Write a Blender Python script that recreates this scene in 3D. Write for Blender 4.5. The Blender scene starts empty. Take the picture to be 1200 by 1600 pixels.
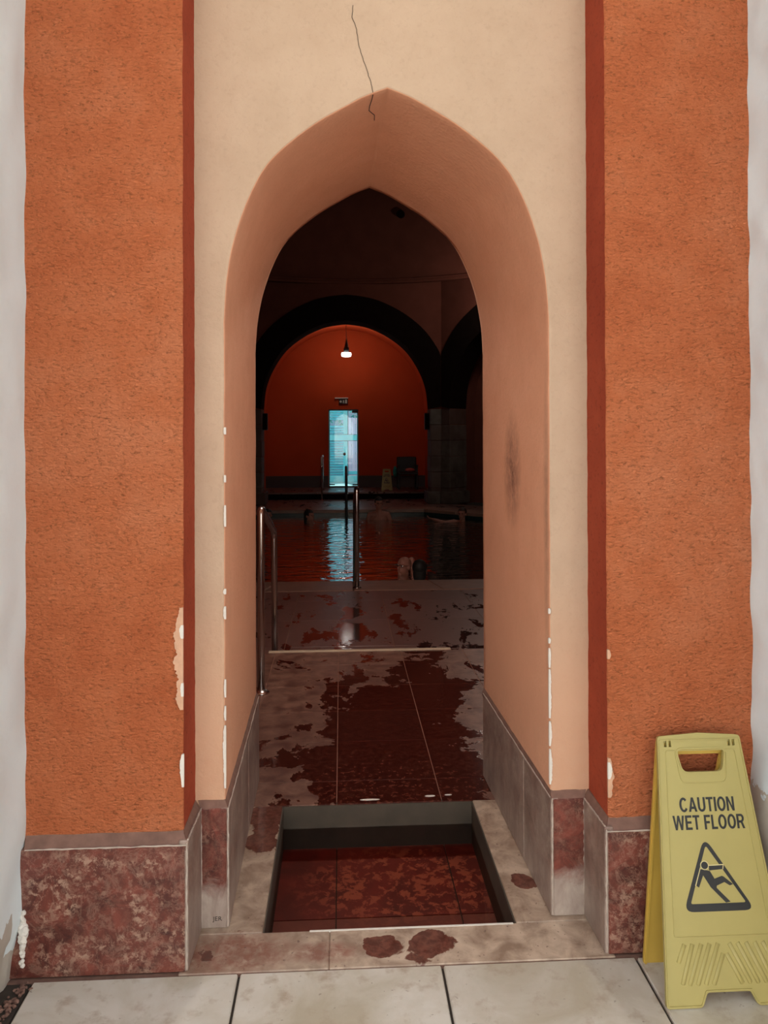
import bpy, bmesh, math, random
from mathutils import Vector, Matrix, noise as mn
C = bpy.context.scene.collection
SC = bpy.context.scene
R = math.radians

# ------------------------------------------------------------------ camera
psi, pitch, roll = math.atan(67/1200.), 0.006, -0.003
F = Vector((math.sin(psi)*math.cos(pitch), math.cos(psi)*math.cos(pitch), math.sin(pitch)))
Rt = Vector((math.cos(psi), -math.sin(psi), 0)); U = Rt.cross(F)
R2 = Rt*math.cos(roll)+U*math.sin(roll); U2 = -Rt*math.sin(roll)+U*math.cos(roll)
cd = bpy.data.cameras.new('camera'); cam = bpy.data.objects.new('camera', cd); C.objects.link(cam)
m = Matrix((R2, U2, -F)).transposed().to_4x4(); m.translation = (0, 0, 1.38); cam.matrix_world = m
cd.sensor_width = 36; cd.lens = 27.0; cd.shift_y = -(800-670.8)/1600.; cd.clip_start = 0.05; cd.clip_end = 500
SC.camera = cam

# ------------------------------------------------------------------ sky and exposure
w = bpy.data.worlds.new('sky'); SC.world = w; w.use_nodes = True
wn, wl = w.node_tree.nodes, w.node_tree.links
bgn = wn['Background']
tc = wn.new('ShaderNodeTexCoord'); sp = wn.new('ShaderNodeSeparateXYZ'); cr = wn.new('ShaderNodeValToRGB')
wl.new(tc.outputs['Generated'], sp.inputs[0]); wl.new(sp.outputs['Z'], cr.inputs[0]); wl.new(cr.outputs[0], bgn.inputs[0])
cr.color_ramp.elements[0].position = 0.0; cr.color_ramp.elements[0].color = (0.86, 0.88, 0.90, 1)
cr.color_ramp.elements[1].position = 1.0; cr.color_ramp.elements[1].color = (0.98, 1.0, 1.02, 1)
bgn.inputs[1].default_value = 1.0
# the sun stands behind the bath house: the front lies in its shade, the court beyond is sunlit
sun = bpy.data.lights.new('sun', 'SUN'); sun.energy = 11; sun.angle = R(1.5); sun.color = (1, .95, .88)
so = bpy.data.objects.new('sun', sun); C.objects.link(so); so.rotation_euler = (R(-38), 0, R(8))
SC.view_settings.view_transform = 'Standard'; SC.view_settings.look = 'None'
SC.view_settings.exposure = 0.55; SC.view_settings.gamma = 1; SC.view_settings.use_curve_mapping = False

# ------------------------------------------------------------------ node helper
class NT:
    def __init__(s, name):
        s.m = bpy.data.materials.new(name); s.m.use_nodes = True
        s.n = s.m.node_tree.nodes; s.l = s.m.node_tree.links
        s.b = s.n['Principled BSDF']; s.out = s.n['Material Output']
    def pos(s):
        return s.n.new('ShaderNodeNewGeometry').outputs['Position']
    def put(s, sock, v):
        if v is None: return
        if isinstance(v, bpy.types.NodeSocket): s.l.new(v, sock)
        else:
            try: sock.default_value = v
            except Exception: sock.default_value = (*v, 1)
    def map(s, v, scale=(1, 1, 1), loc=(0, 0, 0)):
        n = s.n.new('ShaderNodeMapping'); s.put(n.inputs[0], v)
        n.inputs['Scale'].default_value = scale; n.inputs['Location'].default_value = loc
        return n.outputs[0]
    def noise(s, v, scale, detail=4, rough=.5, dist=0):
        n = s.n.new('ShaderNodeTexNoise'); s.put(n.inputs['Vector'], v)
        n.inputs['Scale'].default_value = scale; n.inputs['Detail'].default_value = detail
        n.inputs['Roughness'].default_value = rough; n.inputs['Distortion'].default_value = dist
        return n.outputs['Fac']
    def vor(s, v, scale, feat='F1'):
        n = s.n.new('ShaderNodeTexVoronoi'); n.feature = feat; s.put(n.inputs['Vector'], v)
        n.inputs['Scale'].default_value = scale
        return n.outputs['Distance']
    def ramp(s, f, *st):
        n = s.n.new('ShaderNodeValToRGB'); s.put(n.inputs[0], f); e = n.color_ramp.elements
        while len(e) < len(st): e.new(0.5)
        for i, (p, c) in enumerate(st):
            e[i].position = p
            e[i].color = (c, c, c, 1) if isinstance(c, (int, float)) else (*c, 1)
        return n.outputs[0]
    def mix(s, f, a, b, mode='MIX'):
        n = s.n.new('ShaderNodeMix'); n.data_type = 'RGBA'; n.blend_type = mode
        s.put(n.inputs[0], f); s.put(n.inputs[6], a if isinstance(a, bpy.types.NodeSocket) else (*a, 1))
        s.put(n.inputs[7], b if isinstance(b, bpy.types.NodeSocket) else (*b, 1))
        return n.outputs[2]
    def math(s, op, a, b=0, c=None, clamp=False):
        n = s.n.new('ShaderNodeMath'); n.operation = op; n.use_clamp = clamp
        s.put(n.inputs[0], a); s.put(n.inputs[1], b)
        if c is not None: s.put(n.inputs[2], c)
        return n.outputs[0]
    def sep(s, v):
        n = s.n.new('ShaderNodeSeparateXYZ'); s.put(n.inputs[0], v); return n.outputs
    def rnd(s):
        return s.n.new('ShaderNodeObjectInfo').outputs['Random']
    def blob(s, P, c, r):
        """soft ellipsoid mask around a place in the world"""
        n = s.n.new('ShaderNodeVectorMath'); n.operation = 'SUBTRACT'; s.put(n.inputs[0], P); n.inputs[1].default_value = c
        d = s.n.new('ShaderNodeVectorMath'); d.operation = 'DIVIDE'; s.put(d.inputs[0], n.outputs[0]); d.inputs[1].default_value = r
        l = s.n.new('ShaderNodeVectorMath'); l.operation = 'LENGTH'; s.put(l.inputs[0], d.outputs[0])
        return s.math('SUBTRACT', 1.0, l.outputs['Value'], clamp=True)
    def bump(s, h, strength=.5, dist=.005):
        n = s.n.new('ShaderNodeBump'); s.put(n.inputs['Height'], h)
        n.inputs['Strength'].default_value = strength; n.inputs['Distance'].default_value = dist
        s.l.new(n.outputs[0], s.b.inputs['Normal']); return n
    def done(s, col=None, rough=None, metal=None, spec=None):
        if col is not None: s.put(s.b.inputs['Base Color'], col if isinstance(col, bpy.types.NodeSocket) else (*col, 1))
        s.put(s.b.inputs['Roughness'], rough); s.put(s.b.inputs['Metallic'], metal)
        s.put(s.b.inputs['Specular IOR Level'], spec)
        return s.m

def simple(name, col, rough=.5, metal=0, var=.15, sc=12, bump=0, spec=.5):
    t = NT(name); P = t.pos(); f = t.noise(P, sc, 4)
    c = t.mix(f, tuple(x*(1-var) for x in col), tuple(min(1, x*(1+var)) for x in col))
    if bump: t.bump(t.noise(P, sc*4, 4), .5, bump)
    return t.done(c, rough, metal, spec)

def stucco(name, col, dark, light, grain=70, strength=.9, dist=.006, stain=None, splay=(1, 1, 1.7), pit=.6):
    t = NT(name); P = t.pos()
    big = t.noise(P, 1.6, 5, .6); mid = t.noise(P, 9, 6, .65)
    f = t.math('ADD', t.math('MULTIPLY', big, .6), t.math('MULTIPLY', mid, .4))
    c = t.ramp(f, (.33, dark), (.5, col), (.68, light))
    g = t.noise(t.map(P, splay), grain, 5, .62, .4)
    pits = t.vor(t.map(P, splay), grain*.8)
    c = t.mix(t.ramp(g, (.28, pit), (.46, 0.0)), c, tuple(x*.45 for x in col))
    c = t.mix(t.ramp(t.noise(P, 38, 3, .5), (.72, 0.0), (.78, pit*.7)), c, tuple(x*.3 for x in col))
    if stain: c = stain(t, P, c)
    h = t.math('ADD', g, t.math('MULTIPLY', pits, .25))
    h = t.math('ADD', h, t.math('MULTIPLY', mid, .35))
    t.bump(h, strength, dist)
    return t.done(c, .92, spec=.15)

def jamb_stain_tint(t, P, c, low=(.66, .37, .235), zz=(.62, 1.0)):
    n = t.noise(P, 26, 5, .7)
    # rising damp and dirt above the stone skirting
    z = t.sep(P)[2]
    d = t.math('MULTIPLY', t.ramp(z, (.0, 1.0), (.36, .9), (.60, 0.0)), t.ramp(n, (.35, 0.0), (.65, .6)))
    c = t.mix(d, c, (.50, .27, .17))
    c = t.mix(t.ramp(t.math('MULTIPLY', z, .5), (.0, .8), (zz[0]*.5, .6), (zz[1]*.5, 0.0)), c, low)  # colour shifts gradually to the low tint towards the floor
    b = t.blob(P, (.585, 2.62, 1.25), (.4, .13, .22))
    k = t.math('MULTIPLY', b, t.ramp(n, (.3, .2), (.6, 1.0)))
    c = t.mix(t.math('MULTIPLY', k, 1.0, clamp=True), c, (.22, .10, .07))
    b2 = t.blob(P, (.60, 2.22, 1.15), (.035, .035, .5))
    c = t.mix(t.math('MULTIPLY', t.math('MULTIPLY', b2, n), .9, clamp=True), c, (.2, .13, .09))
    return c

def white_left(t, P, c):
    y = t.sep(P)[1]; z = t.sep(P)[2]; n = t.noise(P, 16, 5, .6)
    lim = t.math('ADD', t.ramp(y, (.0, .19), (1.0, .19)), t.math('MULTIPLY', t.math('SUBTRACT', n, .5), .16))
    near = t.math('MULTIPLY', t.math('GREATER_THAN', y, 1.955), .11)
    k = t.math('LESS_THAN', z, t.math('SUBTRACT', lim, near))
    return t.mix(k, c, t.mix(n, (.42, .37, .31), (.55, .50, .44)))
def white_right(t, P, c):
    z = t.sep(P)[2]; n = t.noise(P, 14, 5, .6)
    k = t.math('LESS_THAN', z, t.math('ADD', .33, t.math('MULTIPLY', n, .22)))
    return t.mix(k, c, t.mix(n, (.46, .40, .33), (.66, .62, .56)))

def marble(name, base, dark, pale, flecks=.5, wash=0.0, rough=.45, lowwash=0.0, streak=0.0, patch=(.42, .58)):
    """red-brown skirting marble with lime bloom and pale veins"""
    t = NT(name); P = t.pos(); P2 = t.map(P, (1, 1, 1), (3.1, 1.7, .4))
    a = t.noise(P2, 13, 9, .72, .8)
    c = t.ramp(a, (.36, dark), (.5, base), (.62, tuple(x*1.5 for x in base)))
    v = t.noise(P2, 48, 9, .78, .25); v2 = t.noise(P2, 15, 9, .72, .7); reg = t.noise(P2, 7, 5, .65, .8)
    k = t.math('MULTIPLY', t.ramp(v, (.50, 0.0), (.56, 1.0)), t.ramp(reg, (patch[0], .08), (patch[1], 1.0)))
    k2 = t.math('MULTIPLY', t.ramp(v2, (.475, 0.0), (.495, 1.0), (.505, 1.0), (.525, 0.0)), .35)
    c = t.mix(t.math('MULTIPLY', t.math('MAXIMUM', k, k2), flecks, clamp=True), c, pale)
    z = t.sep(P)[2]; zn = t.math('ADD', z, t.math('MULTIPLY', t.math('SUBTRACT', v2, .5), .16))
    if wash: c = t.mix(t.math('MULTIPLY', t.ramp(reg, (.40, .25), (.60, 1.0)), wash, clamp=True), c, (.46, .37, .31))
    if lowwash: c = t.mix(t.math('MULTIPLY', t.ramp(zn, (.0, 1.0), (.085, .95), (.15, 0.0)), lowwash), c, t.mix(t.noise(t.map(P, (1, 1, .35)), 22, 5, .65, .5), (.14, .075, .06), (.62, .54, .47)))
    if streak:
        sn = t.noise(t.map(P, (1, 1, .25)), 9, 6, .65, .5)
        c = t.mix(t.math('MULTIPLY', t.ramp(sn, (.42, 0.0), (.6, 1.0)), streak), c, (.17, .10, .08))
    t.bump(t.noise(P, 60, 5, .6), .35, .002)
    return t.done(c, rough)

def floor_marble(name, kind):
    """one marble for the whole walkway: dry brown with a sheen of water where feet have wetted it"""
    t = NT(name); P = t.pos(); X, Y, Z = t.sep(P)[0], t.sep(P)[1], t.sep(P)[2]
    n1 = t.noise(t.map(P, (1, .8, 1)), 3.6, 5, .6, .9)
    n2 = t.noise(P, 13, 5, .6, .4)
    n3 = t.noise(P, 38, 5, .65, .3)
    if kind == 'inside':
        b = t.blob(P, (.24, 3.5, 0), (.55, 1.5, 1)); b2 = t.blob(P, (.0, 3.05, 0), (.5, .45, 1)); b3 = t.blob(P, (.55, 4.5, 0), (.35, .8, 1))
        bias = t.math('ADD', t.math('ADD', t.math('MULTIPLY', b, .48), t.math('MULTIPLY', b2, .18)), t.math('MULTIPLY', b3, .22))
        wv = t.math('ADD', t.math('ADD', t.math('MULTIPLY', n1, 1.0), t.math('MULTIPLY', n2, .40)), bias)
        wet = t.ramp(wv, (.845, 0.0), (.865, 1.0))
        dry = t.mix(t.ramp(n2, (.35, 0.0), (.65, 1.0)), (.13, .055, .040), (.29, .16, .115))
        wc = t.mix(t.ramp(n3, (.40, 0.0), (.70, 1.0)), (.040, .006, .004), (.105, .020, .012))
        wc = t.mix(t.math('MULTIPLY', t.ramp(n3, (.54, 0.0), (.62, .3)), t.ramp(Y, (.0, 1.0), (1.0, 0.0)) if False else t.blob(P, (.2, 2.95, 0), (.7, .45, 1))), wc, (.26, .10, .06))
        wc = t.mix(t.ramp(n2, (.60, 0.0), (.68, .35)), wc, (.16, .055, .035))
    elif kind == 'sill':
        wv = t.math('ADD', t.math('MULTIPLY', n1, .8), t.math('MULTIPLY', n2, .3))
        for c_, r_ in (((.09, 2.075, 0), (.085, .06, 1)), ((.25, 2.08, 0), (.075, .065, 1)), ((-.27, 2.75, 0), (.1, .3, 1)), ((.55, 2.35, 0), (.06, .06, 1))):
            wv = t.math('ADD', wv, t.math('MULTIPLY', t.blob(P, c_, r_), .4))
        wet = t.ramp(wv, (.665, 0.0), (.685, .9))
        dry = t.mix(t.ramp(n2, (.36, 0.0), (.64, 1.0)), (.30, .205, .145), (.60, .47, .36))
        rb = t.math('MAXIMUM', t.blob(P, (-.30, 2.07, 0), (.22, .10, 1)), t.blob(P, (-.05, 2.06, 0), (.12, .05, 1)))
        dry = t.mix(t.math('MULTIPLY', t.math('MULTIPLY', rb, 2.0, clamp=True), t.ramp(n3, (.35, .2), (.6, 1.0))), dry, (.30, .13, .09))
        dry = t.mix(t.ramp(t.noise(P, 70, 3, .5), (.66, 0.0), (.70, .7)), dry, (.12, .06, .045))
        wc = t.mix(t.ramp(n3, (.4, 0.0), (.62, 1.0)), (.085, .016, .011), (.19, .055, .038))
    elif kind == 'lower':
        wv = t.math('ADD', t.math('MULTIPLY', t.noise(t.map(P, (1, .45, 1)), 5, 5, .6, .5), .8), t.math('MULTIPLY', n2, .25))
        wv = t.math('ADD', wv, t.math('MULTIPLY', t.blob(P, (.06, 5.9, 0), (.22, 2.2, 4)), .12))
        wv = t.math('ADD', wv, t.math('MULTIPLY', t.blob(P, (.7, 5.6, 0), (.9, .9, 4)), .06))
        wet = t.ramp(wv, (.60, 0.0), (.625, 1.0))
        dry = t.mix(n2, (.14, .07, .058), (.23, .125, .105)); wc = (.04, .014, .012)
    else:
        wet = None
        dry = t.mix(n1, (.22, .028, .014), (.40, .06, .03)); wc = None
    if wet is None:
        pn = t.noise(P, 24, 6, .7, .35); rg_ = t.blob(P, (.22, 2.62, -.16), (.42, .30, 1))
        k = t.math('MULTIPLY', t.ramp(pn, (.50, 0.0), (.55, 1.0)), t.math('MULTIPLY', rg_, 2.2, clamp=True), clamp=True)
        c = t.mix(k, t.mix(t.ramp(n1, (.35, 0.0), (.6, 1.0)), (.10, .010, .006), (.21, .022, .013)), (.42, .10, .05))
        row = t.math('LESS_THAN', Y, 2.454); c = t.mix(t.math('MULTIPLY', row, .7), c, t.mix(n2, (.17, .04, .028), (.28, .10, .07)))
        t.bump(n3, .2, .002); return t.done(c, .35)
        fl = t.vor(t.map(P, (1, 1, 1)), 34, 'DISTANCE_TO_EDGE')
        c = t.mix(t.math('MULTIPLY', t.ramp(fl, (.03, 1.0), (.16, 0.0)), t.ramp(n1, (.45, 0.0), (.55, 1.0))), dry, (.12, .014, .008))
        return t.done(c, .4)
    c = t.mix(wet, dry, wc)
    c = t.mix(t.math('MULTIPLY', t.rnd(), .25), c, tuple(x for x in (.08, .03, .022)))
    rg = t.math('MULTIPLY_ADD', wet, -.27, .36)
    t.bump(t.math('ADD', t.math('MULTIPLY', wet, .35), t.noise(P, 55, 3)), .12, .002)
    return t.done(c, rg)

M = {}
M['orange'] = stucco('orange_stucco', (.73, .215, .088), (.62, .155, .058), (.80, .28, .135), 85, 1.0, .022, None, (1, 1, 1.9), .85)
M['redside'] = stucco('red_smooth_render', (.36, .065, .030), (.30, .05, .024), (.42, .085, .04), 60, .35, .002)  # return faces: their weaker light is put into a darker, redder colour
M['cream'] = stucco('cream_plaster', (.52, .375, .27), (.48, .34, .24), (.56, .41, .30), 75, .5, .003, jamb_stain_tint, (1, 1, 1), .12)
M['reveal'] = stucco('salmon_reveal_plaster', (.77, .395, .245), (.72, .36, .22), (.82, .44, .28), 80, .6, .0025, lambda t, P, c: jamb_stain_tint(t, P, c, (.79, .43, .275)), (1, 1, 1), .12)
M['whiteL'] = stucco('white_render_left', (.74, .81, .835), (.71, .78, .805), (.77, .84, .865), 20, .35, .003, white_left, (1, 1, 1), .05)
M['whiteR'] = stucco('white_render_right', (.76, .84, .88), (.73, .81, .85), (.79, .87, .91), 20, .35, .003, white_right, (1, 1, 1), .05)
M['white'] = simple('white_render', (.68, .68, .67), .9)
M['chip'] = simple('bare_white_filler', (.74, .70, .64), .9, 0, .08, 60, .002)
M['flake'] = simple('pale_undercoat', (.62, .36, .235), .9, 0, .2, 50, .002)
M['marbleF'] = marble('red_marble', (.125, .031, .021), (.055, .012, .009), (.46, .30, .22), .70, .0, patch=(.44, .62))
M['marbleA'] = marble('washed_red_marble', (.13, .028, .018), (.06, .012, .008), (.40, .24, .17), .35, .0, .45, 1.0)
M['marbleS'] = marble('bloomed_marble', (.20, .12, .095), (.12, .06, .05), (.47, .38, .33), .5, .55, .45, .55, .35)
M['arris'] = simple('limed_arris', (.50, .42, .36), .8, 0, .3, 60)
M['ledge'] = simple('ledge_mortar', (.20, .108, .082), .85, 0, .45, 30, .002)
M['inside'] = floor_marble('walkway_marble', 'inside'); M['sill'] = floor_marble('sill_marble', 'sill')
M['lower'] = floor_marble('poolside_marble', 'lower'); M['basin'] = floor_marble('basin_marble', 'basin')
M['basinwall'] = simple('basin_side_stone', (.07, .054, .038), .6, 0, .4, 14)
M['grout'] = simple('pale_grout', (.30, .15, .10), .9)
M['darkgrout'] = simple('dark_grout', (.05, .038, .03), .95, 0, .3, 40)
t = NT('pale_paving'); P = t.pos(); a = t.noise(P, 3.2, 6, .6, .6); b_ = t.noise(P, 16, 5, .6)
c = t.ramp(a, (.36, (.47, .42, .32)), (.5, (.58, .54, .46)), (.62, (.67, .64, .58)))
c = t.mix(t.ramp(b_, (.54, 0.0), (.72, .75)), c, (.36, .27, .19)); c = t.mix(t.ramp(t.noise(P, 60, 3, .5), (.68, 0.0), (.73, .6)), c, (.20, .15, .11)); c = t.mix(t.math('MULTIPLY', t.rnd(), .3), c, (.50, .45, .40))
t.bump(t.noise(P, 50, 4), .25, .002); M['paving'] = t.done(c, .5)
M['yellow'] = simple('aged_yellow_plastic', (.43, .365, .128), .45, 0, .07, 14, .0004)
M['yellowback'] = simple('unfaded_yellow_plastic', (.60, .40, .075), .4, 0, .08, 14)
M['print'] = simple('black_print', (.022, .024, .026), .55)
M['steel'] = simple('stainless_steel', (.62, .58, .56), .22, 1.0, .05)
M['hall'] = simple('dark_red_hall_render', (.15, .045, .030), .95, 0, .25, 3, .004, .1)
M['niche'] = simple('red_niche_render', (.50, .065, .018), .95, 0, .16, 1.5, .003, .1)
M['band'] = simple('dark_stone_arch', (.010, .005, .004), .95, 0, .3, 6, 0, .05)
t = NT('pier_stone'); P = t.pos(); a = t.noise(P, 2.5, 5, .6)
c = t.ramp(a, (.35, (.06, .045, .035)), (.6, (.14, .11, .09))); c = t.mix(t.math('MULTIPLY', t.rnd(), .7), c, (.09, .03, .02))
M['pier'] = t.done(c, .7)
M['skirtdark'] = simple('dark_red_skirting', (.035, .012, .01), .5)
M['rim'] = simple('rim_stone', (.27, .15, .11), .4, 0, .35, 8, .001)
M['tealtile'] = simple('teal_pool_tile', (.012, .035, .033), .3, 0, .3, 20)
M['black'] = simple('black_plastic', (.012, .012, .013), .5)
M['white_p'] = simple('white_enamel', (.7, .68, .62), .4)
M['tealcloth'] = simple('teal_cloth', (.02, .28, .25), .9)
M['pinkcloth'] = simple('pink_towel', (.55, .14, .13), .95)
M['skin'] = simple('skin', (.42, .17, .12), .5, 0, .08, 30)
M['hair_dark'] = simple('dark_hair', (.012, .009, .008), .6)
M['hair_brown'] = simple('brown_hair', (.05, .025, .015), .6)
M['swim'] = simple('dark_swimwear', (.02, .02, .03), .8)
M['cyanwood'] = simple('turquoise_painted_wood', (.07, .68, .84), .6, 0, .15, 5)
M['lilacwood'] = simple('pale_lilac_boards', (.45, .66, .86), .7, 0, .12, 5)
M['doorframe'] = simple('pale_blue_door_paint', (.18, .62, .72), .5, 0, .1, 6)
M['leaf'] = simple('teal_green_leaf', (.05, .52, .45), .6, 0, .4, 8)
M['ground'] = simple('yard_ground', (.08, .30, .34), .9)
M['louvrewood'] = simple('deep_turquoise_louvre', (.04, .48, .60), .6, 0, .12, 5)
M['navy'] = simple('navy_gap_strip', (.01, .06, .12), .7)

def water_mat(name, tint, scale, strength, dist, stretch=(1, 1, 1), murk=None):
    t = NT(name); P = t.pos()
    gl = t.n.new('ShaderNodeBsdfGlossy'); gl.inputs['Roughness'].default_value = .0
    tr = t.n.new('ShaderNodeBsdfTransparent'); tr.inputs[0].default_value = (*tint, 1)
    fr = t.n.new('ShaderNodeFresnel'); fr.inputs[0].default_value = 1.33
    mx = t.n.new('ShaderNodeMixShader'); bp = t.n.new('ShaderNodeBump')
    h = t.math('ADD', t.noise(t.map(P, stretch), scale, 2, .4, .4), t.math('MULTIPLY', t.noise(t.map(P, stretch), scale*2.7, 2, .5), .25))
    t.l.new(h, bp.inputs['Height']); bp.inputs['Strength'].default_value = strength; bp.inputs['Distance'].default_value = dist
    t.l.new(bp.outputs[0], gl.inputs['Normal']); t.l.new(bp.outputs[0], fr.inputs['Normal'])
    under = tr.outputs[0]
    if murk:   # cloudy thermal water scatters a little of the light that enters it
        df = t.n.new('ShaderNodeBsdfDiffuse'); df.inputs[0].default_value = (*murk, 1); m2 = t.n.new('ShaderNodeMixShader'); m2.inputs[0].default_value = .75
        t.l.new(tr.outputs[0], m2.inputs[1]); t.l.new(df.outputs[0], m2.inputs[2]); under = m2.outputs[0]
    t.l.new(fr.outputs[0], mx.inputs[0]); t.l.new(under, mx.inputs[1]); t.l.new(gl.outputs[0], mx.inputs[2])
    t.l.new(mx.outputs[0], t.out.inputs[0]); t.n.remove(t.b); return t.m
M['poolwater'] = water_mat('pool_water', (.10, .20, .18), 6.5, 1.0, .019, (.5, 1.0, 1), (.12, .33, .31))
M['bathwater'] = water_mat('foot_bath_water', (.93, .88, .84), 4, .3, .003)
t = NT('door_glass'); gl = t.n.new('ShaderNodeBsdfGlossy'); gl.inputs['Roughness'].default_value = .01
tr = t.n.new('ShaderNodeBsdfTransparent'); tr.inputs[0].default_value = (.92, .97, .97, 1)
fr = t.n.new('ShaderNodeFresnel'); fr.inputs[0].default_value = 1.5; mx = t.n.new('ShaderNodeMixShader')
t.l.new(fr.outputs[0], mx.inputs[0]); t.l.new(tr.outputs[0], mx.inputs[1]); t.l.new(gl.outputs[0], mx.inputs[2]); t.l.new(mx.outputs[0], t.out.inputs[0])
t.n.remove(t.b); M['glass'] = t.m
t = NT('lamp_glow'); t.b.inputs['Emission Color'].default_value = (1, .96, .9, 1); t.b.inputs['Emission Strength'].default_value = 4
M['glow'] = t.done((.9, .9, .9), .4)

# ------------------------------------------------------------------ mesh helpers
def link(name, bm, mat, parent=None, smooth=False):
    bmesh.ops.recalc_face_normals(bm, faces=bm.faces)
    me = bpy.data.meshes.new(name); bm.to_mesh(me); bm.free()
    o = bpy.data.objects.new(name, me); C.objects.link(o)
    for mm in (mat if isinstance(mat, (list, tuple)) else [mat]): me.materials.append(mm)
    if smooth:
        for p in me.polygons: p.use_smooth = True
    if parent: o.parent = parent
    return o
def struct(o): o['kind'] = 'structure'; return o
def tag(o, label, cat, group=None):
    o['label'] = label; o['category'] = cat
    if group: o['group'] = group
    return o
def empty(name, loc=(0, 0, 0), rz=0):
    o = bpy.data.objects.new(name, None); C.objects.link(o); o.location = loc; o.rotation_euler = (0, 0, rz)
    o.empty_display_size = .1; return o
def box(bm, x0, x1, y0, y1, z0, z1, bev=0):
    g = bmesh.ops.create_cube(bm, size=1)
    for v in g['verts']:
        v.co = Vector(((x0+x1)/2+v.co.x*(x1-x0), (y0+y1)/2+v.co.y*(y1-y0), (z0+z1)/2+v.co.z*(z1-z0)))
    if bev:
        es = list({e for v in g['verts'] for e in v.link_edges})
        bmesh.ops.bevel(bm, geom=es, offset=bev, segments=1, affect='EDGES')
    return bm
def B(*a, bev=0): return box(bmesh.new(), *a, bev=bev)
def prism(bm, pts, z0, z1):
    a = [bm.verts.new((x, y, z0)) for x, y in pts]; b = [bm.verts.new((x, y, z1)) for x, y in pts]; n = len(pts)
    bm.faces.new(a[::-1]); bm.faces.new(b)
    for i in range(n): bm.faces.new((a[i], a[(i+1) % n], b[(i+1) % n], b[i]))
    return bm
def tube(bm, pts, r, seg=12, cap=True):
    pts = [Vector(p) for p in pts]; rs = r if isinstance(r, (list, tuple)) else [r]*len(pts); rings = []
    up = None
    for i, p in enumerate(pts):
        d = (pts[min(i+1, len(pts)-1)]-pts[max(i-1, 0)]).normalized()
        if up is None: up = Vector((0, 0, 1)) if abs(d.z) < .9 else Vector((1, 0, 0))
        s = d.cross(up).normalized(); u2 = s.cross(d).normalized(); up = u2
        rings.append([bm.verts.new(p+(s*math.cos(a)+u2*math.sin(a))*rs[i]) for a in [2*math.pi*k/seg for k in range(seg)]])
    for a, b in zip(rings, rings[1:]):
        for k in range(seg): bm.faces.new((a[k], a[(k+1) % seg], b[(k+1) % seg], b[k]))
    if cap: bm.faces.new(rings[0][::-1]); bm.faces.new(rings[-1])
    return bm
def lathe(bm, prof, c=(0, 0, 0), seg=24):
    rings = [[bm.verts.new((c[0]+r*math.cos(2*math.pi*k/seg), c[1]+r*math.sin(2*math.pi*k/seg), c[2]+z)) for k in range(seg)] for r, z in prof]
    for a, b in zip(rings, rings[1:]):
        for k in range(seg): bm.faces.new((a[k], a[(k+1) % seg], b[(k+1) % seg], b[k]))
    bm.faces.new(rings[0][::-1]); bm.faces.new(rings[-1]); return bm
def grid(bm, rows, disp=None):
    vs = [[bm.verts.new(disp(Vector(p)) if disp else p) for p in r] for r in rows]
    for a, b in zip(vs, vs[1:]):
        for i in range(len(a)-1):
            try: bm.faces.new((a[i], a[i+1], b[i+1], b[i]))
            except ValueError: pass
    return vs
def lerp3(a, b, t): return (a[0]+(b[0]-a[0])*t, a[1]+(b[1]-a[1])*t, a[2]+(b[2]-a[2])*t)
def fillpoly(loops, depth, name, mat, parent, bev=0):
    """flat shape with holes in the x-z plane, thickness along +y"""
    bm = bmesh.new(); es = []
    for lp in loops:
        vs = [bm.verts.new((x, 0, z)) for x, z in lp]
        es += [bm.edges.new((vs[i], vs[(i+1) % len(vs)])) for i in range(len(vs))]
    bmesh.ops.triangle_fill(bm, use_beauty=True, edges=es, normal=(0, -1, 0))
    f = list(bm.faces)
    r = bmesh.ops.extrude_face_region(bm, geom=f)
    for v in r['geom']:
        if isinstance(v, bmesh.types.BMVert): v.co.y += depth
    return link(name, bm, mat, parent)
def rounded(pts, r, n=5):
    out = []
    for i, p in enumerate(pts):
        a, b = Vector(pts[i-1]), Vector(pts[(i+1) % len(pts)]); p = Vector(p)
        rr = r[i] if isinstance(r, (list, tuple)) else r
        if rr <= 0: out.append(tuple(p)); continue
        p0 = p+(a-p).normalized()*rr; p1 = p+(b-p).normalized()*rr
        for k in range(n+1):
            t_ = k/n; out.append(tuple(p0*(1-t_)**2+p*2*t_*(1-t_)+p1*t_*t_))
    return out
def rough_disp(amp, sc=14):
    def f(p):
        n = mn.noise_vector(p*sc)+mn.noise_vector(p*sc*3.3)*.5
        return p+n*amp
    return f

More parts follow.
